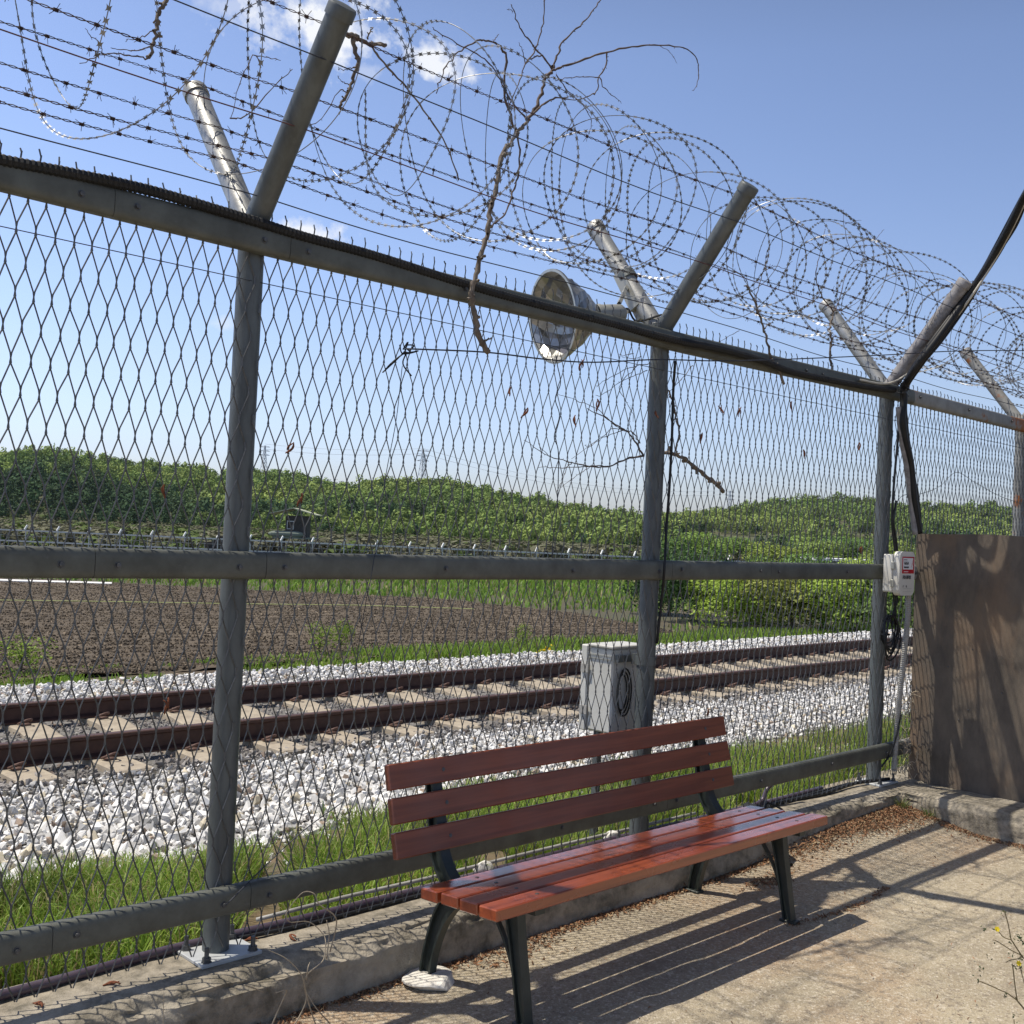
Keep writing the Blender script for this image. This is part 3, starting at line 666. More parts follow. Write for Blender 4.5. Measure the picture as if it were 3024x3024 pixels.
for k, (pv, dep, h, w, c, lb) in enumerate(mids):
    x, y = at_depth(pv, dep); tree('tree', lb, 'tree', x, y, h*.72, w, tuple(q*1.9 for q in c), 3600, .05, 700+k, 'middle distance trees beyond the bushes', trunk_h=.15)
# verge weeds
weeds = [(38, 1290, 13.2, .42, .7, 'bushy lime green weed at the left edge beyond the rails'), (600, 1260, 13.4, .45, .5, 'small lime green weed behind the first fence post'), (640, 1245, 13.5, .5, .4, 'tall lime green weed right of the first fence post'), (985, 1225, 12.6, .35, .4, 'small pale weed at the field edge')]
for k, (px, py, dy, h, w, lb) in enumerate(weeds):
    d = ray(px*VS, py*VS); t = (dy-CAM[1])/d[1]; x, y = CAM[0]+d[0]*t, dy
    tree('weed', lb, 'weed', x, y, h*1.5, w*1.5, (.22, .32, .04), 600, .055, 800+k, 'lime green weeds on the far verge', trunk_h=.05)
def flower_weed(px, py, dy, lb, seed):
    d = ray(px*VS, py*VS); t = (dy-CAM[1])/d[1]; x, y = CAM[0]+d[0]*t, dy; z = float(terrain(x, y)); root = thing('flowering_weed', lb, 'wildflower', (x, y, z), 'yellow wildflowers by the far ballast')
    r2 = np.random.default_rng(seed); g = MB(); f = MB()
    for k in range(16):
        a = r2.uniform(0, 6.28); q = r2.uniform(.03, .16); h = r2.uniform(.22, .45); tip = (q*math.cos(a), q*math.sin(a), h); g.tube([(0, 0, 0), (tip[0]*.5, tip[1]*.5, h*.55), tip], [.012, .01, .006], 5)
        for m in range(5): f.box(np.array(tip)+r2.normal(size=3)*.035, (.028, .028, .018), rot=rand_rot(1)[0])
    g.build('stems', M['drystem'] if False else M['cord'], root); f.build('blossom', M['yellow'], root)
flower_weed(1035, 1222, 9.3, 'yellow wildflower clump just left of the grey cabinet', 5)
flower_weed(1068, 1226, 9.0, 'lower yellow wildflower clump at the ballast edge', 6)

# ------------------------------------------------------------------ far perimeter fence, tower, pylons
fh = np.array([math.sin(YAW), math.cos(YAW), 0]); rh = np.array([math.cos(YAW), -math.sin(YAW), 0])
def farp(s, dep): p = CAM+fh*dep+rh*s; p[2] = 0; return p
fence_far = thing('perimeter_fence', 'long pale boundary fence with white lamp tips across the plain', 'fence', tuple(farp(0, 95)))
o0 = farp(0, 95)
def fl(s, dep, z): return farp(s, dep)*np.array([1, 1, 0])+np.array([0, 0, z])-o0
rails_z = (-.20, -1.12)
s0, s1 = -50, 44
for zz in rails_z: g = MB(); g.box((fl(s0, 95, zz)+fl(s1, 95, zz))/2, (s1-s0, .10, .12), rot=np.array([rh, fh, [0, 0, 1]]).T); g.build('rail', M['farsteel'], fence_far)
PM = None
pg = MB(); pg.tube([(0, 0, -2.2), (0, 0, -.1)], .045, 6); LM = MB(); LM.segs([(0, 0, -.1), (.02, 0, .02)], [(.22, 0, .25), (.24, 0, .26)], .035, 5)
ax = rh
s = s0; k = 0
postm = lampm = None
while s < s1:
    if postm is None: postm = pg.build('post', M['farsteel'], fence_far); q = postm
    else: q = postm.copy(); COL.objects.link(q); q.parent = fence_far
    q.location = fl(s, 95, 0)
    if lampm is None: lampm = MB().box((.0, 0, .08), (.13, .10, .44), rot=np.array([[math.cos(.5), 0, math.sin(.5)], [0, 1, 0], [-math.sin(.5), 0, math.cos(.5)]])).build('post_tip', M['farwhite'], q); 
    else: c = lampm.copy(); COL.objects.link(c); c.parent = q
    s += 2.75+.1*math.sin(k); k += 1
for sx in np.arange(s0, s1, 1.4): pass
g = MB(); A_, B_ = [], []
for sx in np.arange(s0, s1, .7): A_.append(fl(sx, 95, -2.2)); B_.append(fl(sx, 95, -.2))
for zz in np.arange(-2.0, -.3, .45): A_.append(fl(s0, 95, zz)); B_.append(fl(s1, 95, zz))
g.segs(A_, B_, .016, 3); g.build('wire_mesh', M['farsteel'], fence_far)
# watchtower
tw = farp(-19.2, 99); tz = float(terrain(tw[0], tw[1])); tow = thing('watchtower', 'small dark wooden guard post on stilts with pale green roof', 'watchtower', (tw[0], tw[1], tz))
Rt = np.array([rh, fh, [0, 0, 1]]).T
def tl(a, b, c): return Rt @ np.array([a, b, c])
fl_z = .15-tz
g = MB()
for a in (-1.2, 1.2):
    for b in (-1, 1): g.box(tl(a, b, fl_z/2), (.14, .14, fl_z), rot=Rt)
for a in (-1.2, 1.2): g.segs([tl(a, -1, .2), tl(a, 1, .2)], [tl(a, 1, fl_z), tl(a, -1, fl_z)], .04, 4)
g.segs([tl(-1.2, -1, .2)], [tl(1.2, -1, fl_z)], .04, 4); g.build('stilts', M['tower_dark'], tow)
g = MB(); g.box(tl(.15, 0, fl_z+1.0), (1.9, 1.8, 1.9), rot=Rt); cab_ = g.build('cabin', M['tower_dark'], tow)
g = MB(); g.box(tl(-.35, -.92, fl_z+1.1), (.62, .05, .75), rot=Rt); wi = g.build('window', M['farsteel'], tow); g = MB(); g.box(tl(-.35, -.955, fl_z+1.1), (.48, .02, .6), rot=Rt); g.build('pane', M['tower_dark'], wi)
g = MB()
for sg in (-1, 1):
    g.extr([(0, 0), (sg*2.15, -.55), (sg*2.15, -.47), (0, .09)], -1.5, 1.5, tl(-.1, 0, fl_z+2.55), rh, (0, 0, 1), fh)
g.build('roof', M['tower_roof'], tow)
g = MB(); t_ = np.linspace(-1, 1, 13); P = [tl(-.6+1.6*q, -1.25, fl_z+.28) for q in t_]; g.tube(P, .30*np.sqrt(np.clip(1-np.abs(t_)**4, .05, 1)), 10); g.box(tl(0, 0, fl_z-.03), (3.4, 2.9, .12), rot=Rt); g.build('balcony', M['tower_pod'], tow)
g = MB(); g.segs([tl(1.4, -1.2, fl_z), tl(1.4, -.7, fl_z)], [tl(3.2, -1.2, 0), tl(3.2, -.7, 0)], .05, 4)
for k in range(8):
    q = k/7.5; g.segs([tl(1.4+1.8*q, -1.2, fl_z*(1-q))], [tl(1.4+1.8*q, -.7, fl_z*(1-q))], .04, 4)
g.build('ladder', M['tower_dark'], tow)
# parked dark vehicle by the tower
p = farp(-27.5, 108); vz = float(terrain(p[0], p[1])); vh = thing('parked_car', 'dark car parked left of the guard post', 'car', (p[0], p[1], vz))
g = MB(); g.extr([(-2.1, .35), (-2.1, .85), (-1.3, .98), (-.8, 1.5), (.8, 1.52), (1.5, 1.0), (2.1, .9), (2.1, .35)], -.85, .85, (0, 0, .5), rh, (0, 0, 1), fh); g.build('body', M['tower_dark'], vh)
for a in (-1.3, 1.3):
    g = MB(); g.lathe([(-.1, 0), (-.1, .33), (.1, .33), (.1, 0)], rh*a-fh*.86+np.array([0, 0, .83]), fh, 14); g.build('wheel', M['black'], vh)
# pylons
def pylon(pv, pybase, dep, H, lb):
    d = ray(pv*VS, pybase*VS); b = CAM+d*dep; root = thing('electricity_pylon', lb, 'pylon', tuple(b), 'pylons on the skyline')
    A_, B_ = [], []
    def w(z): return H*(.095*(1-z/H)**1.2+.012)
    zs = np.linspace(0, H, 9)
    for k in range(8):
        a, c = zs[k], zs[k+1]; wa, wc = w(a), w(c)
        for q in range(4):
            s1_, s2_ = [(1, 1), (1, -1), (-1, -1), (-1, 1)][q], [(1, 1), (1, -1), (-1, -1), (-1, 1)][(q+1) % 4]
            A_.append((s1_[0]*wa, s1_[1]*wa, a)); B_.append((s1_[0]*wc, s1_[1]*wc, c))
            A_.append((s1_[0]*wa, s1_[1]*wa, a)); B_.append((s2_[0]*wc, s2_[1]*wc, c))
            A_.append((s1_[0]*wc, s1_[1]*wc, c)); B_.append((s2_[0]*wc, s2_[1]*wc, c))
    g = MB(); g.segs(A_, B_, H*.0065, 4); g.build('mast', M['pylon'], root)
    for zz in (.72, .84, .96):
        g = MB(); L = H*.15; g.segs([rh*-L+[0, 0, zz*H], rh*-L+[0, 0, zz*H], rh*L+[0, 0, zz*H]], [rh*L+[0, 0, zz*H], [0, 0, (zz+.04)*H], [0, 0, (zz+.04)*H]], H*.0065, 4); g.build('crossarm', M['pylon'], root)
    return b+np.array([0, 0, H*.9])
q1 = pylon(497, 905, 1300, 40, 'faint lattice pylon just right of the first fence post')
q2 = pylon(795, 925, 1300, 48, 'lattice pylon standing on the ridge between the first two posts')
q3 = pylon(1375, 985, 1700, 48, 'pale lattice pylon on the skyline right of the second post')
for k, (a, b_) in enumerate(((q1, q2), (q2, q3))):
    for hh, lb in ((0, 'lower'), (6, 'upper')):
        t = np.linspace(0, 1, 24)[:, None]; P = a*(1-t)+b_*t+np.array([0, 0, hh])-np.array([0, 0, 60*k+16])*(t*(1-t))
        g = MB(); g.tube(P, .16, 4); tag(g.build('power_line', M['pylon']), lb+' power line sagging from the '+('left' if k == 0 else 'ridge')+' pylon', 'cable', 'power lines between pylons')
# field edge items
g = MB(); g.tube(np.linspace(onz(-60, 1716, -1.2), onz(330, 1727, -1.2), 12), .10, 6); tag(g.build('plastic_strip', M['plastic']), 'long white plastic strip lying at the far left edge of the field', 'plastic strip')
P = [onz(x_*1.0, y_, -.98) for (x_, y_) in ((-80, 1771), (300, 1776), (700, 1783), (1050, 1787), (1400, 1798))]; g = MB(); g.tube(P, .012, 4); tag(g.build('marker_cord', M['cord']), 'thin yellow green cord stretched across the ploughed field', 'cord')
# shed behind the bushes
p = at_depth(1590, 60); sz_ = float(terrain(*p)); sh = thing('shed', 'low shed with white roof edge behind the bushes', 'shed', (p[0], p[1], sz_))
g = MB(); g.box((0, 0, .9), (3.4, 3, 1.8), rot=Rt); g.build('wall', M['tower_pod'], sh); g = MB(); g.box((0, 0, 1.86), (3.8, 3.4, .12), rot=Rt); g.build('roof', M['farwhite'], sh)

# ================================================================== THE FENCE
PX = [-.30, 1.927, 4.138, 6.414, 8.549, 10.75]
TOPX = [-.28, 1.936, 4.150, 6.402, 8.520, 10.73]
RT, RM, RB = 2.383, 1.294, .198
FORK = 2.43
fence = thing('security_fence', 'galvanised Y post security fence with diamond wire mesh', 'fence', (4.1, 0, 0))
def tow_(v, root): return np.asarray(v, float)-np.array(root.location)
PR = .044
def post(k):
    m = M['rusty'] if k >= 4 else M['galv']
    b = np.array([PX[k], 0, .0]); t = np.array([TOPX[k], 0, FORK]); r_ = np.array(fence.location)
    g = MB(); g.tube(np.linspace(b, t+np.array([0, 0, .03]), 5)-r_, PR, 20); o = g.build('post', m, fence, smooth=40, label='rust stained post' if k >= 4 else None)
    for sg, lenz, ym in ((-1, .60, .47), (1, .575, .45)):
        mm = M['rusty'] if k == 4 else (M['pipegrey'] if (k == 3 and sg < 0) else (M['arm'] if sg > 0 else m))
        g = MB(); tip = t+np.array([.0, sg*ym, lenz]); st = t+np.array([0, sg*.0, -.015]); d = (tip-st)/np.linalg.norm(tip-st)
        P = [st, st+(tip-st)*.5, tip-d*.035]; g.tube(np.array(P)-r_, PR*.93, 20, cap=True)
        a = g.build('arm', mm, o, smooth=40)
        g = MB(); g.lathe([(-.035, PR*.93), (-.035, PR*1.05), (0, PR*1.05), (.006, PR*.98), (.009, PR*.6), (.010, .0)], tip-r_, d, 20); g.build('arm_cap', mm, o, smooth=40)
    g = MB(); w = .22; g.box(b+np.array([.005, -.02, .006])-r_, (w, w*.78, .012), bev=.002); g.build('base_plate', M['base_plate'], o)
    for dx in (-.085, .085):
        for dy in (-.085, .05):
            g = MB(); c = b+np.array([dx+.005, dy, .012])-r_; g.lathe([(0, .0), (0, .017), (.003, .017), (.003, .014), (.016, .014), (.016, .0075), (.046, .0075), (.047, 0)], c, (0, 0, 1), 6); g.build('anchor_bolt', M['bolt'], o)
    # weld collar at the fork
    g = MB(); g.lathe([(-.012, PR), (-.006, PR*1.08), (.006, PR*1.08), (.012, PR)], t+np.array([0, 0, -.03])-r_, (0, 0, 1), 18); g.build('weld_collar', m, o, smooth=True)
    return o
for k in range(len(PX)): post(k)
# rails: bent half-round channels bolted in front of mesh
def rail(x0, x1, z0, z1, m, bolts):
    r_ = np.array(fence.location); n = 15; a = np.linspace(0, math.pi, n); Y0 = -.052; th = .004
    sq = lambda v, p: math.copysign(abs(v)**p, v)
    prof = [(-.036*sq(math.sin(q), .42), .046*sq(math.cos(q), .55)) for q in a]; inner = [(-.032*sq(math.sin(q), .42), .042*sq(math.cos(q), .55)) for q in a][::-1]
    pr = np.array(prof+inner); V = []
    for (x, z) in ((x0, z0), (x1, z1)): V.append(np.stack([np.full(len(pr), x), Y0+pr[:, 0], z+pr[:, 1]], -1))
    V = np.concatenate(V)-r_; N = len(pr); j = np.arange(N); j2 = (j+1) % N
    g = MB(); g.add(V, np.stack([j, j2, j2+N, j+N], -1))
    for e in (0, N):
        q = np.arange(n-1); g.f.append(np.stack([q, q+1, N-2-q, N-1-q], -1)+e)
    o = g.build('rail', m, fence, smooth=35)
    for bx in bolts:
        z = z0+(z1-z0)*(bx-x0)/(x1-x0); g = MB(); g.lathe([(-.002, 0), (-.002, .013), (.001, .012), (.001, .008), (.009, .0075), (.010, 0)], np.array([bx, Y0-.036, z+random.uniform(-.006, .006)])-r_, (0, -1, 0), 8); g.build('bolt', M['bolt'], o)
    return o
def joints(pts): return pts
def sagz(base, dz):    # small level differences between posts
    return lambda x: base+np.interp(x, [-.6, 1.9, 4.1, 6.4, 8.6, 11], dz)
zt = sagz(RT, [.005, -.012, -.008, .012, .0, .0]); zm = sagz(RM, [.004, -.004, -.004, .003, 0, 0]); zb = sagz(RB, [.008, -.008, -.004, .003, 0, 0])
jt = {'t': [-.6, 1.42, 2.035, 4.235, 5.42, 6.40, 6.60, 9.9, 11.1], 'm': [-.6, .0, 1.415, 2.0, 4.205, 5.05, 6.37, 6.62, 11.1], 'b': [-.6, 1.345, 2.0, 4.24, 6.50, 6.62, 11.1]}
for zf, key in ((zt, 't'), (zm, 'm'), (zb, 'b')):
    J = jt[key]
    for a_, b_ in zip(J[:-1], J[1:]):
        a2, b2 = a_, b_-.0022
        bl = [a2+.07, b2-.10]+[a2+.07+.72*q for q in range(1, 4) if a2+.07+.72*q < b2-.3]
        if b_-a_ < .4: bl = [a2+.1]
        o = rail(a2, b2, float(zf(a2)), float(zf(b2)), M['rusty'] if (a_ > 6.55) else M['rail'], bl)
        if a_ > -.5:
            sl_ = rail(a_-.03, a_+.03, float(zf(a_-.03)), float(zf(a_+.03)), M['bolt'], []); sl_.name = 'joint_sleeve'; sl_.scale = (1, .9, .985)
            sl_.location = (0, -.0052*1.0*.9, 0); sl_.matrix_basis = Matrix.Translation((0, -.006, float(zf(a_))*.015)) @ Matrix.Diagonal((1, .9, .985, 1))
# wire mesh: interlocked zigzag wires
PIT = .0550; HP = .1855
def mesh_panel(x0, x1, seed):
    r_ = np.array(fence.location); g = MB(); k0 = int(math.ceil(x0/(PIT/2))); k1 = int(math.floor(x1/(PIT/2)))
    Zn = np.arange(.015, 2.452, HP/2); r2 = np.random.default_rng(seed)
    NS = .030    # length of the twisted node
    cols = np.arange(k0, k1+1); nn = len(Zn)
    # node positions for each column on alternate levels
    jx = {}
    def node(c, l): # slight irregularity
        x = c*PIT/2; z = Zn[l]
        return x+.0022*math.sin(c*3.7+l*1.3)+.004*math.sin(z*2.1+c*.11), z+.004*math.sin(c*.35)+.003*math.sin(c*1.9+l)
    A_, B_ = [], []
    for c in cols:
        for l in range(nn):
            if (c+l) % 2: continue
            x, z = node(c, l); s_ = NS/2
            y1, y2 = .0022, -.0022
            if l > 0 and l < nn-1:
                A_ += [(x-.0014, y1, z-s_), (x+.0014, y2, z-s_)]; B_ += [(x+.0014, y2, z+s_), (x-.0014, y1, z+s_)]
            for sg in (-1, 1):
                if l+1 < nn and k0 <= c+sg <= k1:
                    x2, z2 = node(c+sg, l+1)
                    A_.append((x+sg*.0014, y2 if sg > 0 else y1, z+s_)); B_.append((x2-sg*.0014, y2 if sg > 0 else y1, z2-s_))
    A_ = np.array(A_)-r_; B_ = np.array(B_)-r_; A_[:, 1] -= .048; B_[:, 1] -= .048
    g.segs(A_, B_, .0024, 4)
    # twisted tails above the top rail
    A2, B2 = [], []
    for c in cols:
        l = nn-1
        if (c+l) % 2: continue
        x, z = node(c, l); A2 += [(x-.009, 0, z-.028), (x+.009, 0, z-.028), (x, .001, z), (x+.001, -.001, z+.02)]; B2 += [(x, 0, z), (x, 0, z), (x+.002, -.001, z+.024), (x-.004+.008*r2.random(), .004, z+.030+.012*r2.random())]
    A2 = np.array(A2)-r_; B2 = np.array(B2)-r_; A2[:, 1] -= .048; B2[:, 1] -= .048; A2[:, 2] += .012; B2[:, 2] += .012
    g.segs(A2, B2, .0027, 4)
    return g.build('wire_mesh', M['wire'], fence)
for k in range(len(PX)-1): mesh_panel(PX[k], PX[k+1]-.001, 40+k)

# pipes lying along the kerb foot of the fence
def cable(name, label, cat, pts, r, m, k=6, n=8, group=None, ring=None):
    P = smoothpath(pts, k)
    if ring:
        L = np.concatenate([[0], np.cumsum(np.linalg.norm(np.diff(P, axis=0), axis=1))]); N = max(4, int(L[-1]/ring)*2); s_ = np.linspace(0, L[-1], N)
        P = np.stack([np.interp(s_, L, P[:, q]) for q in range(3)], -1); rr_ = r*np.where(np.arange(N) % 2, 1.08, .90)
    else: rr_ = r
    g = MB(); g.tube(P, rr_, n); o = g.build(name, M[m], smooth=None if ring else True)
    return tag(o, label, cat, group)
cable('pipe', 'dark purple pipe lying along the kerb behind the mesh', 'pipe', [(-.8, .05, .016), (.5, .055, .016), (1.3, .05, .016), (1.8, .075, .016), (2.3, .055, .016), (3, .05, .016), (4.0, .07, .016), (5.2, .05, .016), (5.9, .06, .016)], .016, 'purple')
cable('cable', 'thin black cable lying beside the purple pipe at the fence foot', 'cable', [(1.75, .085, .012), (2.2, .02, .010), (2.6, .015, .009), (3.2, .02, .01), (3.9, .03, .009), (4.6, .015, .01), (5.5, .02, .012), (6.2, .04, .012)], .008, 'black')
cable('cable', 'pale grey cable looping over the purple pipe on the kerb', 'cable', [(2.15, .11, .03), (2.5, .085, .045), (2.9, .085, .04), (3.4, .08, .045), (4.0, .09, .04), (4.7, .085, .04)], .008, 'conduit')

# hose along the top rail (traced as it hangs just in front of the rail)
hp = [(-200, 428), (0, 472), (228, 516), (455, 566), (717, 643), (900, 700), (1100, 754), (1400, 848), (1570, 895), (1850, 968), (2000, 1006), (2120, 1030), (2240, 1062), (2330, 1096), (2430, 1118), (2560, 1142), (2640, 1152)]
cable('hose', 'ribbed black hose running along the top rail', 'hose', [ony(x_, y_, -.085 if x_ < 2000 else -.115) for x_, y_ in hp], .0175, 'hose', ring=.016, n=8)
cable('tension_wire', 'thin straight wire running just under the top rail', 'wire', [(-.6, -.04, 2.24), (4, -.04, 2.235), (11, -.04, 2.225)], .0016, 'plainwire', n=4)

# ------------------------------------------------------------------ barbed wire
NEAR = lambda t: (-.47*t, FORK+.60*t); FAR = lambda t: (.45*t, FORK+.575*t)
def arm_off(sg): return -1 if sg < 0 else 1
def strand_path(yz, sagk, seed, step=.012):
    x = np.arange(-.55, 11, step); r2 = np.random.default_rng(seed)
    u = np.interp(x, PX, np.arange(len(PX))); fr = u-np.floor(u)
    z = yz[1]-sagk*4*fr*(1-fr)+.006*np.sin(x*1.7+seed)+.004*np.sin(x*4.1+seed*2); y = yz[0]+.008*np.sin(x*1.3+seed)
    return np.stack([x, y, z], -1)
def barbed(yz, sagk, seed, label):
    P = strand_path(yz, sagk, seed); g = MB(); ph = P[:, 0]*2*math.pi/.065
    for q in (0, math.pi):
        Q = P+.0030*np.stack([0*ph, np.cos(ph+q), np.sin(ph+q)], -1); g.tube(Q, .0015, 4)
    r2 = np.random.default_rng(seed); xs_ = np.arange(-.5, 11, .118)+r2.normal(0, .008, len(np.arange(-.5, 11, .118)))
    c = np.stack([np.interp(xs_, P[:, 0], P[:, 1]), np.interp(xs_, P[:, 0], P[:, 2])], -1); c = np.stack([xs_, c[:, 0], c[:, 1]], -1)
    for q in range(4):
        d = r2.normal(size=(len(xs_), 3)); d[:, 0] *= .5; d /= np.linalg.norm(d, axis=1, keepdims=True); g.segs(c-d*.004, c+d*r2.uniform(.018, .026, len(xs_))[:, None], .0011, 3)
    for q in range(3): g.segs(c+np.array([-.006+.005*q, 0, -.005]), c+np.array([-.004+.005*q, 0, .005]), .0028, 4)
    return tag(g.build('barbed_wire', M['barb']), label, 'barbed wire', 'barbed wire strands on the post arms')
def plain(yz, sagk, seed, label, m):
    g = MB(); g.tube(strand_path(yz, sagk, seed, .1), .0022, 5); return tag(g.build('plain_wire', M[m]), label, 'wire', 'smooth wires on the post arms')
def off(yz, dy, dz): return (yz[0]+dy, yz[1]+dz)
barbed(off(NEAR(.90), .035, .035), .02, 1, 'barbed strand at the tips of the near leaning arms')
barbed(off(NEAR(.60), .035, .035), .02, 2, 'barbed strand at the middle of the near leaning arms')
barbed(off(NEAR(.28), .035, .035), .02, 3, 'barbed strand low on the near arms just above the fork')
barbed(off(FAR(.94), -.035, .035), .02, 4, 'barbed strand at the tips of the far leaning arms')
barbed(off(FAR(.62), -.035, .035), .025, 5, 'barbed strand at the middle of the far leaning arms')
barbed(off(FAR(.36), -.035, .035), .03, 6, 'barbed strand low on the far arms nearest the mesh top')
plain(off(NEAR(.80), -.035, -.03), .01, 11, 'smooth dark wire below the uppermost barbed strand', 'plainwire')
plain(off(NEAR(.50), -.035, -.03), .01, 12, 'smooth reddish wire along the middle of the near arms', 'redwire')
plain(off(NEAR(.10), -.04, .02), .012, 13, 'lowest smooth dark wire just above the fork', 'plainwire')

# ------------------------------------------------------------------ razor wire
def razor(label, x0, x1, spf, R, zc, seed, flip=1, ph0=0.0, group='razor wire coils on the fence top'):
    r2 = np.random.default_rng(seed); th = [ph0]; x = [x0]; dth = .0
    d_ = .05
    while x[-1] < x1: x.append(x[-1]+spf(x[-1])*d_/(2*math.pi)); th.append(th[-1]+d_)
    th, x = np.array(th), np.array(x); lo = th/(2*math.pi)
    def wob(a, f): return 1.35* a*(vnoise(lo, lo*0, f, seed)-.5)*2
    Rr = R*(1+wob(.16, .9)); y = Rr*np.cos(th)*flip+wob(.05, .6); z = zc+.9*Rr*np.sin(th)+wob(.06, .7); xx = x+wob(.20, .8)+.10*np.sin(th+1+seed)*(1+wob(.6, .5))+.05*np.sin(2*th+seed)
    P = np.stack([xx, y, z], -1)
    L = np.concatenate([[0], np.cumsum(np.linalg.norm(np.diff(P, axis=0), axis=1))])
    g = MB(); g.tube(P, .0017, 5)
    sb = np.arange(0.02, L[-1], .034); C = np.stack([np.interp(sb, L, P[:, q]) for q in range(3)], -1); C2 = np.stack([np.interp(sb+.004, L, P[:, q]) for q in range(3)], -1)
    T = C2-C; T /= np.linalg.norm(T, axis=1, keepdims=True); tw_ = sb*1.4; ref = np.stack([np.cos(tw_), np.sin(tw_), .4+0*tw_], -1); B = np.cross(T, ref); B /= np.linalg.norm(B, axis=1, keepdims=True)
    for sg in (-1, 1):
        V = np.stack([C-T*.004, C+T*.004, C+T*.010+B*sg*.0085, C+T*.003+B*sg*.006, C-T*.003+B*sg*.006, C-T*.010+B*sg*.0085], 1).reshape(-1, 3)
        k = np.arange(len(C))[:, None]*6; g.add(V, np.concatenate([k+np.array([0, 1, 3, 4])])); n0 = g.n-len(C)*6; g.f.append(np.concatenate([k+np.array([1, 2, 3]), k+np.array([0, 4, 5])])+n0)
    return tag(g.build('razor_wire', M['razor']), label, 'razor wire', group)
razor('wide open razor wire coil stretched over the whole fence top', -.6, 11.0, lambda x: (.44 if x < 2.4 else .34) if x < 5 else (.33 if x < 5 else .25), .36, 2.98, 3, 1, 1.0)
razor('loose silvery razor wire loops sagging over the left end of the fence', -.6, 4.6, lambda x: .40, .40, 2.98, 21, -1, .4)
razor('tighter second razor wire coil tangled inside the wide one', 2.6, 11.0, lambda x: .42 if x < 5 else .30, .31, 2.94, 9, -1, 2.2)

# ------------------------------------------------------------------ overhead cable bundle and wires at the corner
c3 = lambda a, b: (2000+a*.53, 400+b*.53)
z6 = lambda a, b: (2600+a*.3106, 1050+b*.3106)
def trace(pts, conv, yfun): return [ony(*conv(a, b), yfun(i_/(len(pts)-1))) for i_, (a, b) in enumerate(pts)]
bun = [(2100, 60), (1980, 260), (1930, 345), (1860, 490), (1790, 620), (1700, 770), (1600, 920), (1450, 1130), (1330, 1290), (1265, 1400)]
low = [(235, 290), (222, 420), (215, 600), (238, 800), (285, 1050), (318, 1300), (345, 1500), (362, 1690)]
specs = [(0, 0, .013, 'black', 'thickest black cable in the bundle rising from the fence corner'), (12, 6, .010, 'hose', 'ribbed looking black cable on the right of the rising bundle'), (-12, -8, .008, 'black', 'thin black cable on the left of the rising bundle'), (22, 14, .006, 'black', 'slim outer cable on the right edge of the bundle'), (4, -14, .006, 'plainwire', 'slim dark cable twisting around the bundle')]
for q, (dx, dy, r_, m, lb) in enumerate(specs):
    P = [ony(c3(a, b)[0]+dx*.45*(1+.5*math.sin(i_*1.7+q)), c3(a, b)[1]+dy*.45, -.16-.9*(1-i_/(len(bun)-1))+.012*q) for i_, (a, b) in enumerate(bun)]
    r_ *= 1.55
    P2 = [ony(z6(a, b)[0]+dx*.35+2*math.sin(i_*2+q), z6(a, b)[1], -.15+.01*q) for i_, (a, b) in enumerate(low)]
    cable('cable', lb, 'cable', P+P2[1:], r_, m, group='cables bundled at the fence corner')
P = [ony(c3(a, b)[0]+9, c3(a, b)[1]+4, -.20-.85*(1-i_/(len(bun)-1))) for i_, (a, b) in enumerate(bun[:-3])]
cable('cable', 'beige cable curving off the bundle to the third post fork', 'cable', P+[ony(*z6(450, 10), -.20), ony(*z6(380, 85), -.18), ony(*z6(250, 180), -.15), ony(*z6(130, 250), -.12), ony(*z6(0, 268), -.11), ony(2540, 1122, -.105)], .007, 'beige')
cable('conduit', 'straight grey conduit leaning down to the top of the brown board', 'conduit', [ony(*z6(172, 490), -.13), ony(*z6(185, 650), -.13), ony(*z6(205, 820), -.13), ony(*z6(248, 1040), -.13), ony(*z6(275, 1250), -.13), ony(*z6(298, 1450), -.13), ony(*z6(330, 1700), -.14)], .017, 'pipegrey', n=12)
cable('cable', 'black cable dropping from the corner down to the white box', 'cable', [ony(*z6(205, 420), -.12), ony(*z6(180, 560), -.12), ony(*z6(165, 800), -.12), ony(*z6(140, 1080), -.12), ony(*z6(118, 1370), -.12), ony(*z6(112, 1600), -.12), ony(*z6(140, 1860), -.12)], .0075, 'black')
cable('cable', 'second thinner black cable entering the white box top', 'cable', [ony(*z6(150, 1380), -.13), ony(*z6(125, 1560), -.13), ony(*z6(150, 1750), -.13), ony(*z6(165, 1880), -.13)], .006, 'black')
# cable ties / tangle at the corner
g = MB()
for q in range(7):
    c = ony(*z6(215+random.uniform(-22, 22), 300+random.uniform(-60, 60)), -.17); t = np.linspace(0, 6.2, 14); R_l = random.uniform(.02, .035); P = c+np.stack([R_l*np.cos(t), R_l*np.sin(t)*.7, .5*R_l*np.sin(t+q)], -1); g.tube(P, .003, 5)
tag(g.build('wire_tangle', M['black']), 'tangle of black wire ties where the cables meet the third post', 'wire tangle')
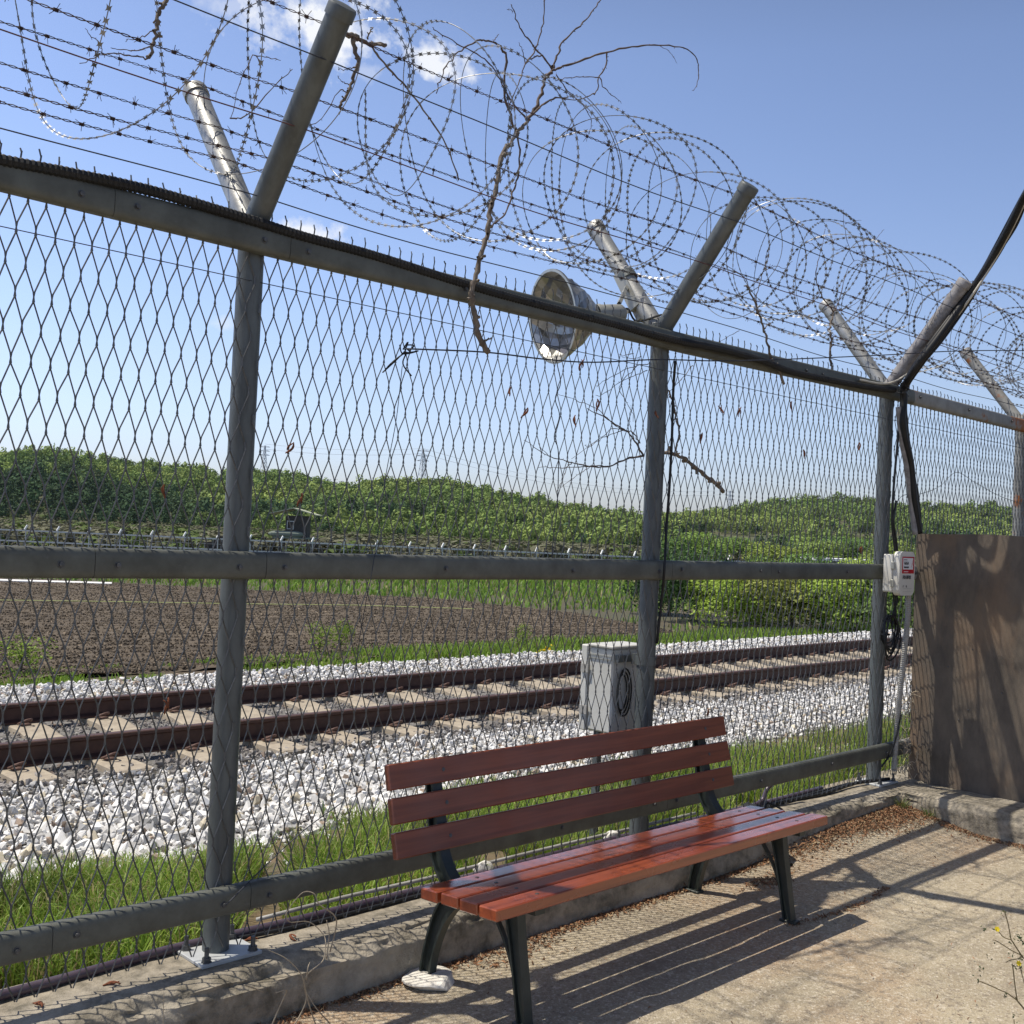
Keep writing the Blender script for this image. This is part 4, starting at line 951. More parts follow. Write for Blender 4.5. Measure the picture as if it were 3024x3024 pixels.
# horizontal messenger wire
cable('cable', 'thin black wire strung level across the mesh to the right edge', 'wire', [ony(1200, 1030, -.11), ony(1430, 1040, -.11), ony(1600, 1060, -.11), ony(1750, 1070, -.11), ony(1945, 1062, -.115), ony(2150, 1066, -.14), ony(2400, 1058, -.2), ony(2620, 1048, -.24), ony(2850, 1036, -.4), ony(3120, 1036, -.5)], .0032, 'plainwire', n=5)
g = MB()
for pts in ([(1190, 1032), (1205, 1010), (1198, 1040), (1235, 1036), (1190, 1045), (1180, 1018)], [(1195, 1038), (1165, 1068), (1130, 1100)], [(1200, 1042), (1190, 1075), (1215, 1110)], [(1198, 1040), (1170, 1060), (1150, 1078), (1138, 1092)], [(1210, 1035), (1222, 1020), (1195, 1022), (1215, 1042)]):
    g.tube(smoothpath([ony(x_, y_, -.075) for x_, y_ in pts], 5), .0028, 5)
tag(g.build('wire_knot', M['black']), 'knotted end of black wire tied to the mesh', 'wire knot')
cable('string', 'fine dark string hanging down the mesh from the wire knot', 'string', [ony(1188, 1080, -.06), ony(1170, 1240, -.06), ony(1140, 1400, -.06), ony(1118, 1560, -.06), ony(1098, 1690, -.11), ony(1084, 1760, -.11), ony(1060, 1900, -.06), ony(1045, 2050, -.06)], .0018, 'plainwire', n=4)
cable('cable', 'black cable hanging beside the second post down past the middle rail', 'cable', [ony(1994, 1066, -.1), ony(1988, 1160, -.06), ony(1984, 1300, -.06), ony(1976, 1450, -.06), ony(1968, 1560, -.06), ony(1962, 1680, -.11), ony(1955, 1760, -.07), ony(1940, 1900, -.05)], .0065, 'black')
cable('cable', 'dark wire slanting across the mesh behind the left end of the bench', 'wire', [ony(1010, 2370, -.06), ony(900, 2450, -.06), ony(790, 2550, -.06), ony(690, 2650, -.11), ony(668, 2672, -.11)], .0022, 'plainwire', n=4)
cable('cable', 'slack grey wire looping over the mesh above the board', 'wire', [ony(2648, 1482, -.06), ony(2670, 1462, -.06), ony(2720, 1458, -.06), ony(2775, 1436, -.06), ony(2824, 1395, -.06), ony(2880, 1425, -.06), ony(2960, 1468, -.06), ony(3060, 1500, -.06)], .002, 'galv', n=4)

# ------------------------------------------------------------------ floodlight
ld = thing('floodlight', 'large aluminium reflector floodlight hung behind the second post', 'floodlight', (3.75, .25, 2.45))
lc = ony(1633, 935, .22); lb_ = ony(1812, 926, .20)
axm = np.array([-1.0, .30, -.17]); axm /= np.linalg.norm(axm)
r_ = np.array(ld.location)
mouth = lc-r_; R0m = .205
def facet_reflector(n=26, rings=9):
    g = MB(); ref = np.cross(axm, [0, 0, 1.]); ref /= np.linalg.norm(ref); B = np.cross(axm, ref)
    ts = np.linspace(0, 1, rings); V = []
    for q, t in enumerate(ts):
        rad = R0m*(1-.78*t**1.5)*(.965 if q % 2 and q < rings-1 else 1.0); dist = -.23*t
        for j in range(n):
            a = 2*math.pi*(j+.5*(q % 2))/n; V.append(mouth+axm*dist+rad*(1-.055*((j+q//2) % 2)*(0 < q))*(math.cos(a)*ref+math.sin(a)*B))
    f = []
    for q in range(rings-1):
        for j in range(n):
            a, b, c, d = q*n+j, q*n+(j+1) % n, (q+1)*n+(j+1) % n, (q+1)*n+j
            f += [(a, b, d), (b, c, d)] if q % 2 == 0 else [(a, b, c), (a, c, d)]
    g.add(V, f); return g
facet_reflector().build('reflector', M['alu'], ld)
g = MB(); g.lathe([(-.004, R0m), (-.004, R0m+.010), (.006, R0m+.010), (.006, R0m-.002)], mouth, axm, 40); g.build('rim', M['alu'], ld, smooth=40)
g = MB(); g.lathe([(-.23, .05), (-.25, .052), (-.26, .048), (-.37, .046), (-.385, .035), (-.385, 0)], mouth, axm, 18); g.build('lamp_holder', M['lampbody'], ld, smooth=40)
g = MB(); g.lathe([(-.05, 0), (-.06, .02), (-.10, .035), (-.16, .03), (-.23, .018)], mouth, axm, 14); g.build('bulb', M['white'], ld, smooth=True)
back = mouth-axm*.36
g = MB()
tgt = np.array([4.15, .16, 2.62])-r_
for dz in (-.05, .05): g.segs([back+np.array([0, 0, dz])], [tgt+np.array([.0, .05, dz*1.4])], .012, 4)
g.box(tgt+np.array([-.01, .03, .02]), (.07, .06, .22), rot=[[1, 0, 0], [0, .85, .53], [0, -.53, .85]]); g.box(tgt+np.array([.02, .0, -.06]), (.05, .05, .14), rot=[[1, 0, 0], [0, .85, .53], [0, -.53, .85]])
g.build('bracket', M['lampbody'], ld)
g = MB(); dd = np.array([0, .45, .575]); dd /= np.linalg.norm(dd); cc = np.array([4.15, 0, FORK])+dd*.36-r_; g.lathe([(-.02, PR*.97), (-.02, PR*1.1), (.02, PR*1.1), (.02, PR*.97)], cc, dd, 18); g.build('clamp', M['galv'], ld, smooth=40)
g = MB(); g.tube(smoothpath([back, back+np.array([.04, -.02, .03]), back+np.array([.10, -.03, -.02]), np.array([4.13, -.02, 2.5])-r_], 6), .005, 5); g.build('lamp_cable', M['black'], ld)

# ------------------------------------------------------------------ grey cabinet behind post two
cb = thing('equipment_cabinet', 'pale grey outdoor cabinet with hinged door fixed behind the second post', 'cabinet', (4.15, .20, .50))
r_ = np.array(cb.location)
def cbx(mb, x0, x1, y0, y1, z0, z1, **kw): mb.box(np.array([(x0+x1)/2, (y0+y1)/2, (z0+z1)/2])-r_, (x1-x0, y1-y0, z1-z0), **kw)
g = MB(); cbx(g, 4.024, 4.262, .105, .255, .505, .905, bev=.008); g.build('body', M['cabwhite'], cb)
g = MB(); cbx(g, 4.016, 4.270, .258, .300, .500, .912, bev=.005); dr = g.build('door', M['cabwhite'], cb)
for zz in (.60, .80): g = MB(); cbx(g, 4.006, 4.015, .245, .290, zz-.02, zz+.02); g.build('hinge', M['conduit'], dr)
g = MB(); cbx(g, 4.012, 4.274, .095, .256, .907, .921, bev=.004); g.build('lid', M['cabwhite'], cb)
g = MB(); cbx(g, 4.018, 4.0235, .11, .25, .868, .874); g.build('seam', M['lampbody'], cb)
g = MB(); cbx(g, 4.018, 4.0235, .11, .25, .852, .857); g.build('seam', M['lampbody'], cb)
g = MB(); cbx(g, 4.03, 4.255, .080, .1035, .845, .875); g.build('mounting_bracket', M['galv'], cb)
g = MB(); cbx(g, 4.13, 4.16, .046, .0795, .835, .885); g.build('bracket_spacer', M['galv'], cb)
g = MB(); g.lathe([(-.02, PR*1.01), (-.02, PR*1.1), (.02, PR*1.1), (.02, PR*1.01)], np.array([4.139, 0, .86])-r_, (0, 0, 1), 18); g.build('clamp', M['galv'], cb, smooth=40)
g = MB(); cbx(g, 4.05, 4.08, .20, .23, -.10, .504); g.build('stand', M['galv'], cb)
g = MB()
for q in range(3):
    t = np.linspace(0, 2*math.pi, 26); cc = np.array([4.085+.006*q, .092-.007*q, .70]); P = cc+np.stack([(.036+.007*q)*np.cos(t), 0*t+.004*q, (.085+.014*q)*np.sin(t)], -1); g.tube(P, .0042, 5)
tag(g.build('cable_coil', M['black']), 'coil of black cable hanging on the shaded side of the grey cabinet', 'cable coil')

# ------------------------------------------------------------------ small white box with red label at third post
bx = thing('junction_box', 'small white plastic telecom box with red and white label on third post', 'junction box', (6.30, -.16, 1.17))
r_ = np.array(bx.location)
def rr_box(w, h, r, n=5):
    out = []
    for (cx, cz, a0) in ((w/2-r, h/2-r, 0), (-w/2+r, h/2-r, 90), (-w/2+r, -h/2+r, 180), (w/2-r, -h/2+r, 270)):
        for q in range(n): a = R_(a0+90*q/(n-1)); out.append((cx+r*math.cos(a), cz+r*math.sin(a)))
    return out
g = MB(); g.extr(rr_box(.20, .225, .012), 0, .055, np.array([6.30, -.125, 1.293])-r_, (1, 0, 0), (0, 0, 1), (0, -1, 0)); g.build('back_case', M['boxwhite'], bx, smooth=30)
lid = rr_box(.195, .25, .035); lid = [(a, b+.012*(1-(a/.0975)**2) if b > 0 else b-.008*(1-(a/.0975)**2)) for a, b in lid]
g = MB(); g.extr(lid, 0, .04, np.array([6.305, -.182, 1.293])-r_, (1, 0, 0), (0, 0, 1), (0, -1, 0)); cov = g.build('cover', M['boxwhite'], bx, smooth=30)
for zz in (1.34, 1.235): g = MB(); g.box(np.array([6.199, -.185, zz])-r_, (.012, .022, .045), bev=.003); g.build('hinge', M['lampbody'], cov)
yf = -.2225
g = MB(); g.box(np.array([6.315, yf, 1.345])-r_, (.15, .002, .10)); lbm = g.build('label_red', M['red'], cov)
g = MB(); g.box(np.array([6.310, yf-.0015, 1.353])-r_, (.125, .002, .068)); g.build('label_white', M['white'], cov)
def text(s, x, z, size, m, parent, y=yf-.004, name='lettering'):
    cu = bpy.data.curves.new('t', 'FONT'); cu.body = s; cu.size = size; cu.extrude = .0006; cu.offset = size*.012
    to = bpy.data.objects.new('t', cu); COL.objects.link(to); bpy.context.view_layer.update()
    me = bpy.data.meshes.new_from_object(to.evaluated_get(bpy.context.evaluated_depsgraph_get())); bpy.data.objects.remove(to)
    me.transform(Matrix.Rotation(R_(90), 4, 'X')); me.materials.clear(); me.materials.append(M[m]); o = bpy.data.objects.new(name, me); COL.objects.link(o); o.parent = parent
    o.location = np.array([x, y, z])-r_; return o
text('GiGA', 6.255, 1.348, .025, 'ink', cov); text('internet', 6.255, 1.327, .019, 'ink', cov)
g = MB(); g.box(np.array([6.275, yf-.003, 1.376])-r_, (.040, .001, .004)); g.build('printed_line', M['ink'], cov)
g = MB(); g.box(np.array([6.285, yf-.0025, 1.305])-r_, (.055, .001, .004)); g.build('printed_line', M['white'], cov)
g = MB(); g.extr([(0, 0), (.018, .022), (.012, .022), (.022, .045), (.008, .018), (.013, .018)], 0, .001, np.array([6.347, yf-.003, 1.332])-r_, (1, 0, 0), (0, 0, 1), (0, -1, 0)); g.build('bolt_mark', M['red'], cov)
text('F010F03', 6.245, 1.262, .030, 'ink', cov); text('F      B', 6.25, 1.212, .018, 'ink', cov)
g = MB()
for zz in (1.205, 1.187): g.box(np.array([6.315, yf+.0005, zz])-r_, (.11, .0015, .0012))
g.build('printed_line', M['lampbody'], cov)
g = MB(); g.tube(smoothpath(np.array([(6.21, -.13, 1.375), (6.30, -.08, 1.378), (6.37, -.045, 1.375), (6.37, .03, 1.37), (6.45, .05, 1.372)])-r_, 5), .003, 5); g.build('tie_wire', M['galv'], bx)
# cable coil under the box
g = MB(); r2 = np.random.default_rng(4)
for q in range(6):
    t = np.linspace(0, 2*math.pi*1.02, 30); cc = np.array([6.27+r2.normal(0, .006), -.13-.006*q, .955-.010*q]); rx, rz = .066+.005*q, .082+.013*q*.8; P = cc+np.stack([rx*np.cos(t), .01*np.sin(2*t+q), rz*np.sin(t)], -1); g.tube(P, .0055, 6)
for q in range(3): g.tube(smoothpath([(6.28+.02*q, -.15, 1.185), (6.30+.02*q, -.15, 1.12), (6.33-.02*q, -.15, 1.05), (6.31+.03*q, -.14, .98)], 5), .0055, 6)
for (a, b) in ((6.21, 1.01), (6.34, .90), (6.195, .93)): g.box((a, -.155, b), (.018, .05, .012))
tag(g.build('cable_coil', M['black']), 'coil of black cable hanging under the small white box', 'cable coil')
z5 = lambda a, b: (2500+a*.478, 1500+b*.478)
cable('conduit', 'pale ribbed conduit running from the white box down to the kerb', 'conduit', [ony(*z5(384, 535), -.19), ony(*z5(376, 700), -.18), ony(*z5(362, 850), -.17), ony(*z5(345, 1000), -.16), ony(*z5(328, 1150), -.14), ony(*z5(318, 1260), -.12), ony(*z5(306, 1420), -.10), ony(*z5(292, 1620), -.08)], .0165, 'conduit', ring=.012, n=10)
cable('cable', 'dark wire drooping beside the pale conduit at the corner', 'cable', [ony(*z5(350, 1020), -.15), ony(*z5(338, 1150), -.14), ony(*z5(330, 1300), -.13), ony(*z5(305, 1420), -.12), ony(*z5(270, 1520), -.10), ony(*z5(215, 1600), -.08)], .006, 'black')

# ------------------------------------------------------------------ brown board closing the corner
xb = 6.72
pb_ = thing('board', 'tall rust brown stained board closing off the right corner', 'board', (xb, -1.6, .0))
g = MB(); y0, y1 = -.075, -3.2; n = 60; Yb = np.linspace(y0, y1, n); Zb = np.linspace(-.03, 1.545, 40)
YY, ZZ = np.meshgrid(Yb, Zb); XX = .006*np.sin(YY*3.2)+.004*np.sin(ZZ*4+YY); ZZ2 = ZZ+(.004*np.sin(YY*9))*(ZZ > 1.5)+ (-.01*(YY+.1))*(ZZ/1.54)*0
m_, n_ = YY.shape; i, j = np.meshgrid(np.arange(m_-1), np.arange(n_-1), indexing='ij'); Fq = np.stack([i*n_+j, i*n_+j+1, (i+1)*n_+j+1, (i+1)*n_+j], -1).reshape(-1, 4)
Vf = np.stack([XX, YY+1.6, ZZ2], -1).reshape(-1, 3); g.add(Vf, Fq); g.add(Vf+np.array([.02, 0, 0]), Fq[:, ::-1]); N_ = len(Vf)
top = np.arange((m_-1)*n_, m_*n_); g.f.append(np.stack([top[:-1], top[1:], top[1:]+N_, top[:-1]+N_], -1)); sd_ = np.arange(0, m_*n_, n_); g.f.append(np.stack([sd_[:-1], sd_[1:], sd_[1:]+N_, sd_[:-1]+N_], -1))
g.build('sheet', M['panel'], pb_)
g = MB()
for yy in (-.35, -1.25, -2.2): g.box((.045, yy+1.6, .75), (.05, .05, 1.5))
g.build('backing_batten', M['trunk'], pb_)
g = MB(); r2 = np.random.default_rng(8)
for q in range(9): y_, z_ = -.2-1.0*r2.random(), .2+1.1*r2.random(); g.lathe([(0, 0), (0, .005), (.003, .004), (.004, 0)], (-.004, y_+1.6, z_), (-1, 0, 0), 6)
g.build('nail', M['bolt'], pb_)

# ------------------------------------------------------------------ BENCH
XL, XR_ = 2.40, 4.365
bench = thing('bench', 'red brown slatted wooden bench with black iron legs', 'bench', (3.38, -.65, -.165))
r_ = np.array(bench.location)
FYZ, BYZ = np.array([-.845, .272]), np.array([-.475, .247])   # front and back top edges of seat (y, z)
dirs = (BYZ-FYZ)/np.linalg.norm(BYZ-FYZ); dep = np.linalg.norm(BYZ-FYZ)
sw = .083; gap = (dep-4*sw)/3; nrm_ = np.array([-dirs[1], dirs[0]]); nrm_ = nrm_ if nrm_[1] > 0 else -nrm_
def slat(c_yz, w, t, d, nn_, x0, x1, m, name, parent=bench, bev=.004):
    R3 = np.array([[1, 0, 0], [0, d[0], nn_[0]], [0, d[1], nn_[1]]]); c = np.array([(x0+x1)/2, c_yz[0], c_yz[1]])-r_
    o = MB().box((0, 0, 0), (x1-x0, w, t), bev=bev).build(name, m, parent)
    o.matrix_local = Matrix(((R3[0][0], R3[0][1], R3[0][2], c[0]), (R3[1][0], R3[1][1], R3[1][2], c[1]), (R3[2][0], R3[2][1], R3[2][2], c[2]), (0, 0, 0, 1)))
    for ex in (XL+.22, XR_-.17):
        b = MB().lathe([(-.001, 0), (-.001, .008), (.0015, .007), (.002, 0)], (ex-(x0+x1)/2, 0, t/2), (0, 0, 1), 8).build('screw', M['bolt'], o)
    return o
for k in range(4):
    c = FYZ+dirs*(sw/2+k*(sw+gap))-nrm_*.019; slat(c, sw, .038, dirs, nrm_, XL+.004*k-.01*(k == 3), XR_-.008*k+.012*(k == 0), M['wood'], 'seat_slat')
BB, BT = np.array([-.382, .318]), np.array([-.308, .626]); bd = (BT-BB)/np.linalg.norm(BT-BB); bl_ = np.linalg.norm(BT-BB); bn = np.array([-bd[1], bd[0]])  # facing viewer (-y)
bw = .088; bg_ = (bl_-3*bw)/2
for k in range(3):
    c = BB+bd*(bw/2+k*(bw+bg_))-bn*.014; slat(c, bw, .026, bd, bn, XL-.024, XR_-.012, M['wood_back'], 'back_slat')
# cast iron end frames
def strip(mb, pts, w, t, x, k=7):
    """flat bar of width w (along x) and thickness t following (y,z) points"""
    P = smoothpath([(0, a, b) for a, b in pts], k); T = np.gradient(P, axis=0); T /= np.linalg.norm(T, axis=1, keepdims=True); N = np.stack([0*T[:, 0], -T[:, 2], T[:, 1]], -1)
    t = np.broadcast_to(t, (len(P),)); V = np.stack([P+N*t[:, None]/2+[x-w/2, 0, 0], P+N*t[:, None]/2+[x+w/2, 0, 0], P-N*t[:, None]/2+[x+w/2, 0, 0], P-N*t[:, None]/2+[x-w/2, 0, 0]], 1)-r_
    n = len(P); i = np.arange(n-1)[:, None]*4; j = np.arange(4); j2 = (j+1) % 4
    mb.add(V.reshape(-1, 3), np.stack([i+j, i+j2, i+4+j2, i+4+j], -1).reshape(-1, 4)); n0 = mb.n-4*n; mb.f.append(np.array([[0, 1, 2, 3]])+n0); mb.f.append(np.array([[3, 2, 1, 0]])+n0+4*(n-1))
def web(mb, A_, B_, x, t=.008):
    A_, B_ = smoothpath([(0, a, b) for a, b in A_], 7), smoothpath([(0, a, b) for a, b in B_], 7); n = min(len(A_), len(B_)); A_, B_ = A_[:n], B_[:n]
    V = np.concatenate([A_+[x-t/2, 0, 0], B_+[x-t/2, 0, 0], A_+[x+t/2, 0, 0], B_+[x+t/2, 0, 0]])-r_; i = np.arange(n-1)
    mb.add(V, np.concatenate([np.stack([i, i+1, n+i+1, n+i], -1), np.stack([2*n+i, 3*n+i, 3*n+i+1, 2*n+i+1], -1)]))
G = -.165
for x in (2.61, 4.20):
    # rear leg: two flanges and web sweeping up from the foot
    ra = [(-.262, G), (-.285, G+.12), (-.330, G+.25), (-.392, G+.345), (-.42, G+.385)]
    rb = [(-.310, G), (-.335, G+.12), (-.392, G+.24), (-.475, G+.32), (-.60, G+.365)]
    g = MB(); strip(g, ra, .032, .008, x); strip(g, rb, .032, .008, x); web(g, ra, rb, x+.004, .010); g.box(np.array([x, -.28, G+.006])-r_, (.05, .09, .012), bev=.003); g.build('rear_leg', M['iron'], bench, smooth=35)
    fa = [(-.765, G), (-.735, G+.15), (-.706, G+.28), (-.676, G+.382)]; fb = [(-.800, G), (-.775, G+.15), (-.752, G+.28), (-.738, G+.382)]
    g = MB(); strip(g, fa, .034, .008, x); strip(g, fb, .038, .009, x); web(g, fa, fb, x, .012); g.box(np.array([x, -.783, G+.006])-r_, (.05, .075, .012), bev=.003); g.build('front_leg', M['iron'], bench, smooth=35)
    g = MB(); strip(g, [(-.83, .222), (-.70, .214), (-.56, .206), (-.45, .200)], .045, .022, x); g.build('seat_bearer', M['iron'], bench, smooth=35)
    g = MB(); strip(g, [(-.738, G+.13), (-.69, G+.23), (-.62, G+.32), (-.53, G+.368)], .016, .010, x); g.build('brace', M['iron'], bench, smooth=35)
    # upright of the backrest
    ua = [(-.365, .20), (-.325, .25), (-.300, .31), (-.280, .42), (-.252, .59)]; ub = [(-.435, .205), (-.385, .25), (-.350, .31), (-.325, .41), (-.278, .588)]
    g = MB(); strip(g, ua, .045, .010, x); strip(g, ub, .045, .010, x); web(g, ua, ub, x, .012); g.build('back_support', M['iron'], bench, smooth=35)
# stones
import bmesh
def rock(name, label, c, s_, seed, flat=1.0, sub=3, rough=.25):
    bm = bmesh.new(); bmesh.ops.create_icosphere(bm, subdivisions=sub, radius=1); r2 = np.random.default_rng(seed); ds = [r2.normal(size=3) for _ in range(9)]
    for v in bm.verts:
        p = np.array(v.co)
        for d in ds:
            d = d/np.linalg.norm(d); e = p@d-.62
            if e > 0: p = p-d*e*.9
        p = p*(1+rough*.2*(vnoise(p[0]*3, p[1]*3+p[2]*3, 1, seed)-.5)); v.co = Vector(p*np.array(s_))
    me = bpy.data.meshes.new(name); bm.to_mesh(me); bm.free(); me.materials.append(M['stone']); o = bpy.data.objects.new(name, me); COL.objects.link(o); o.location = c; return tag(o, label, 'stone')
rock('stone', 'flat white stone wedged under the left rear bench foot', (2.60, -.325, G+.008), (.13, .105, .030), 3)
rock('stone', 'small pale stone on the kerb behind the bench seat', (3.21, .08, .02), (.055, .04, .045), 6)
rock('stone', 'pale stone lying under the far end of the bench seat', (4.05, .09, .02), (.06, .04, .03), 7)
# black ribbed conduit over the kerb by the bench's right end
cable('conduit', 'short black ribbed hose bent over the kerb beyond the bench', 'conduit', [(5.08, .03, .03), (5.02, -.08, .045), (4.97, -.17, .045), (4.93, -.26, .01), (4.905, -.30, -.06), (4.89, -.33, -.13), (4.88, -.36, -.155)], .024, 'black', ring=.022, n=10)
cable('cable', 'thin dark cable curling out of the ribbed hose end', 'cable', [(5.02, -.12, .05), (5.08, -.10, .075), (5.13, -.15, .05), (5.12, -.20, .02)], .006, 'black')
cable('cable', 'twisted dark cables rising from the kerb near the lower rail', 'cable', [(5.05, .04, .02), (5.25, .05, .03), (5.30, .04, .10), (5.42, .03, .15), (5.50, .03, .20)], .012, 'purple')
cable('cable', 'black cables lying flat on the kerb up to the third post', 'cable', [(5.0, -.02, .01), (5.4, .02, .012), (5.8, -.01, .012), (6.2, .0, .02), (6.5, -.06, .02)], .011, 'black')

# ------------------------------------------------------------------ dead branches and twigs
c2 = lambda a, b: (1000+a*.5694, b*.5694)
c1 = lambda a, b: (a*.5694, b*.5694)
c5 = lambda a, b: (1000+a*.5176, 1200+b*.5176)
cc_ = lambda a, b: (1500+a*.3106, 780+b*.3106)
def jitter(P, a, seed):
    r2 = np.random.default_rng(seed); return P+r2.normal(size=P.shape)*a
def twigset(mb, conv, lines, yf_, seed=0, k=5):
    for q, (pts, ra, rb_) in enumerate(lines):
        P = smoothpath([ony(*conv(a, b), yf_(i_, len(pts), q)) for i_, (a, b) in enumerate(pts)], k); P = jitter(P, .0018 if ra < .006 else .003, seed+q)
        mb.tube(P, np.linspace(ra, rb_, len(P))*(1+.15*np.sin(np.arange(len(P))*1.9)), 6)
        r2 = np.random.default_rng(seed*31+q)
        for s_ in range(len(P)//3):     # buds
            c = P[r2.integers(0, len(P))]; d = r2.normal(size=3); d /= np.linalg.norm(d); mb.segs([c], [c+d*(rb_*2+.006)], rb_*.8, 4)
br = thing('dead_branch', 'largest dead branch hooked over the top rail with long arching twigs', 'branch', tuple(ony(*c2(780, 1130), -.13)))
def bb(g, name, m, root): o = g.build(name, m, root, smooth=True); o.matrix_parent_inverse = Matrix.Translation(-Vector(root.location)); return o
g = MB(); twigset(g, c2, [([(778, 1828), (740, 1770), (712, 1690), (698, 1600), (690, 1530), (705, 1450), (735, 1330), (765, 1230), (780, 1130), (800, 1040), (825, 920), (850, 800), (885, 750), (925, 690), (980, 620)], .0125, .0075), ([(740, 1770), (765, 1765), (790, 1755)], .005, .003)], lambda i_, n, q: -.13 if i_ < 9 else -.13+.012*(i_-8), 1); bb(g, 'limb', M['branch'], br)
g = MB(); twigset(g, c2, [([(975, 625), (1015, 570), (1045, 500), (1080, 400), (1110, 360)], .0075, .006), ([(1110, 360), (1135, 290), (1165, 215), (1250, 135), (1300, 80), (1360, 0), (1400, -60)], .005, .002),
    ([(1110, 365), (1150, 352), (1250, 318), (1390, 270), (1550, 240), (1660, 234), (1790, 250), (1845, 290), (1868, 350), (1862, 420), (1843, 470)], .005, .0014), ([(1390, 270), (1386, 340), (1352, 402), (1340, 470), (1295, 500), (1225, 520), (1130, 505)], .0035, .0018),
    ([(1352, 402), (1390, 470), (1465, 528)], .0025, .0012), ([(1340, 402), (1280, 400), (1200, 405), (1130, 415)], .0022, .0014), ([(925, 690), (885, 590), (860, 480), (868, 300), (850, 262), (800, 220), (740, 208), (690, 225), (600, 290), (540, 380), (505, 480)], .006, .002),
    ([(800, 220), (815, 195), (830, 178)], .002, .0012), ([(1110, 358), (1060, 295), (995, 215), (940, 140), (910, 65), (895, 20)], .004, .0016), ([(908, 62), (870, 45)], .0016, .001), ([(1060, 290), (1020, 295), (970, 330), (930, 440), (870, 580)], .003, .002),
    ([(968, 335), (1030, 230), (1060, 120), (1070, 0), (1076, -50)], .0035, .0018), ([(968, 330), (950, 260), (935, 220)], .002, .001), ([(980, 620), (1040, 560), (1110, 512), (1180, 510)], .005, .003), ([(980, 620), (900, 530), (840, 420), (760, 310), (640, 240), (520, 170), (485, 140)], .004, .0015),
    ([(1130, 390), (1190, 470), (1280, 560), (1310, 640), (1300, 700)], .0025, .0012), ([(925, 690), (940, 800), (930, 900), (905, 1000), (860, 1110), (790, 1180)], .004, .003), ([(1660, 234), (1720, 270), (1752, 330)], .0014, .0008)], lambda i_, n, q: -.08+.05*math.sin(q*2.3), 50); bb(g, 'twigs', M['twig'], br)
br = thing('dead_branch', 'dark dead branch hanging from the coil between second and third posts, nearer the second', 'branch', tuple(ony(*c3(485, 1090), -.10)))
g = MB(); twigset(g, c3, [([(590, 1385), (560, 1290), (520, 1240), (500, 1160), (485, 1090), (460, 1010), (430, 930), (400, 860), (383, 830)], .007, .004), ([(485, 1080), (505, 1055), (530, 1040)], .003, .002)], lambda i_, n, q: -.10, 90); bb(g, 'limb', M['branch'], br)
g = MB(); twigset(g, c3, [([(460, 1010), (440, 930), (450, 850), (480, 760), (500, 700), (515, 665)], .003, .0012), ([(480, 760), (540, 730), (600, 740), (640, 700)], .002, .001), ([(400, 860), (380, 800), (300, 740), (230, 700)], .0025, .001)], lambda i_, n, q: -.05, 97); bb(g, 'twigs', M['twig'], br)
g = MB(); twigset(g, c3, [([(345, 1088), (260, 1135), (200, 1180)], .0016, .001)], lambda i_, n, q: -.05, 99); tag(g.build('dry_twig', M['twig']), 'thin dry twig lying over the mesh top left of the middle hanging branch', 'twig')
br = thing('dead_branch', 'dead branch hanging by the top of the third post far arm', 'branch', tuple(ony(*c3(850, 1150), .1)))
g = MB(); twigset(g, c3, [([(845, 1340), (862, 1290), (850, 1230), (855, 1150), (850, 1080), (862, 1020), (880, 960)], .008, .006), ([(845, 1340), (790, 1345), (740, 1340)], .0035, .002)], lambda i_, n, q: .10, 120); bb(g, 'limb', M['branch'], br)
g = MB(); L_ = [([(870, 980), (810, 900), (775, 800), (775, 740), (800, 640), (825, 520)], .004, .0012), ([(800, 640), (740, 600), (680, 595)], .002, .001), ([(825, 560), (860, 590), (880, 640), (940, 620)], .002, .001), ([(862, 1000), (900, 930), (930, 800), (985, 700), (1100, 720)], .003, .001), ([(985, 700), (960, 640), (930, 500), (925, 410)], .002, .001), ([(935, 490), (985, 480), (1025, 472)], .0016, .001), ([(1100, 580), (1060, 530), (1045, 520)], .0015, .001), ([(1100, 580), (1130, 550), (1150, 525)], .0015, .001), ([(1090, 580), (1120, 620), (1180, 660)], .002, .001), ([(870, 980), (950, 960), (1040, 900), (1060, 870)], .002, .001)]
twigset(g, c3, L_, lambda i_, n, q: .02, 130); bb(g, 'twigs', M['twig'], br)
br = thing('dead_branch', 'dark dead branch dangling at the upper left above the far arm', 'branch', tuple(ony(*c1(800, 200), -.1)))
g = MB(); twigset(g, c1, [([(880, -60), (860, 0), (825, 60), (812, 130), (795, 220), (768, 300)], .0075, .005)], lambda i_, n, q: -.10, 150); bb(g, 'limb', M['branch'], br)
g = MB(); twigset(g, c1, [([(768, 300), (700, 292), (610, 275), (540, 280), (415, 328)], .0028, .0012), ([(790, 240), (720, 262), (640, 258), (575, 250)], .0022, .001), ([(800, 150), (740, 190), (650, 215)], .002, .001), ([(540, 280), (500, 215), (450, 160)], .0018, .001)], lambda i_, n, q: -.10, 155); bb(g, 'twigs', M['twig'], br)
br = thing('dead_branch', 'peeling dead branch caught at the tip of the first post near arm', 'branch', tuple(ony(*c2(120, 250), -.3)))
g = MB(); twigset(g, c2, [([(40, 170), (100, 195), (160, 225), (255, 232)], .009, .006), ([(70, 200), (90, 270), (98, 340), (70, 420), (40, 500), (0, 560)], .008, .004), ([(150, 205), (160, 170), (175, 145)], .003, .002), ([(160, 220), (210, 300), (330, 430), (440, 570), (560, 760), (625, 940)], .004, .0025)], lambda i_, n, q: -.32, 160); bb(g, 'limb', M['branch'], br)
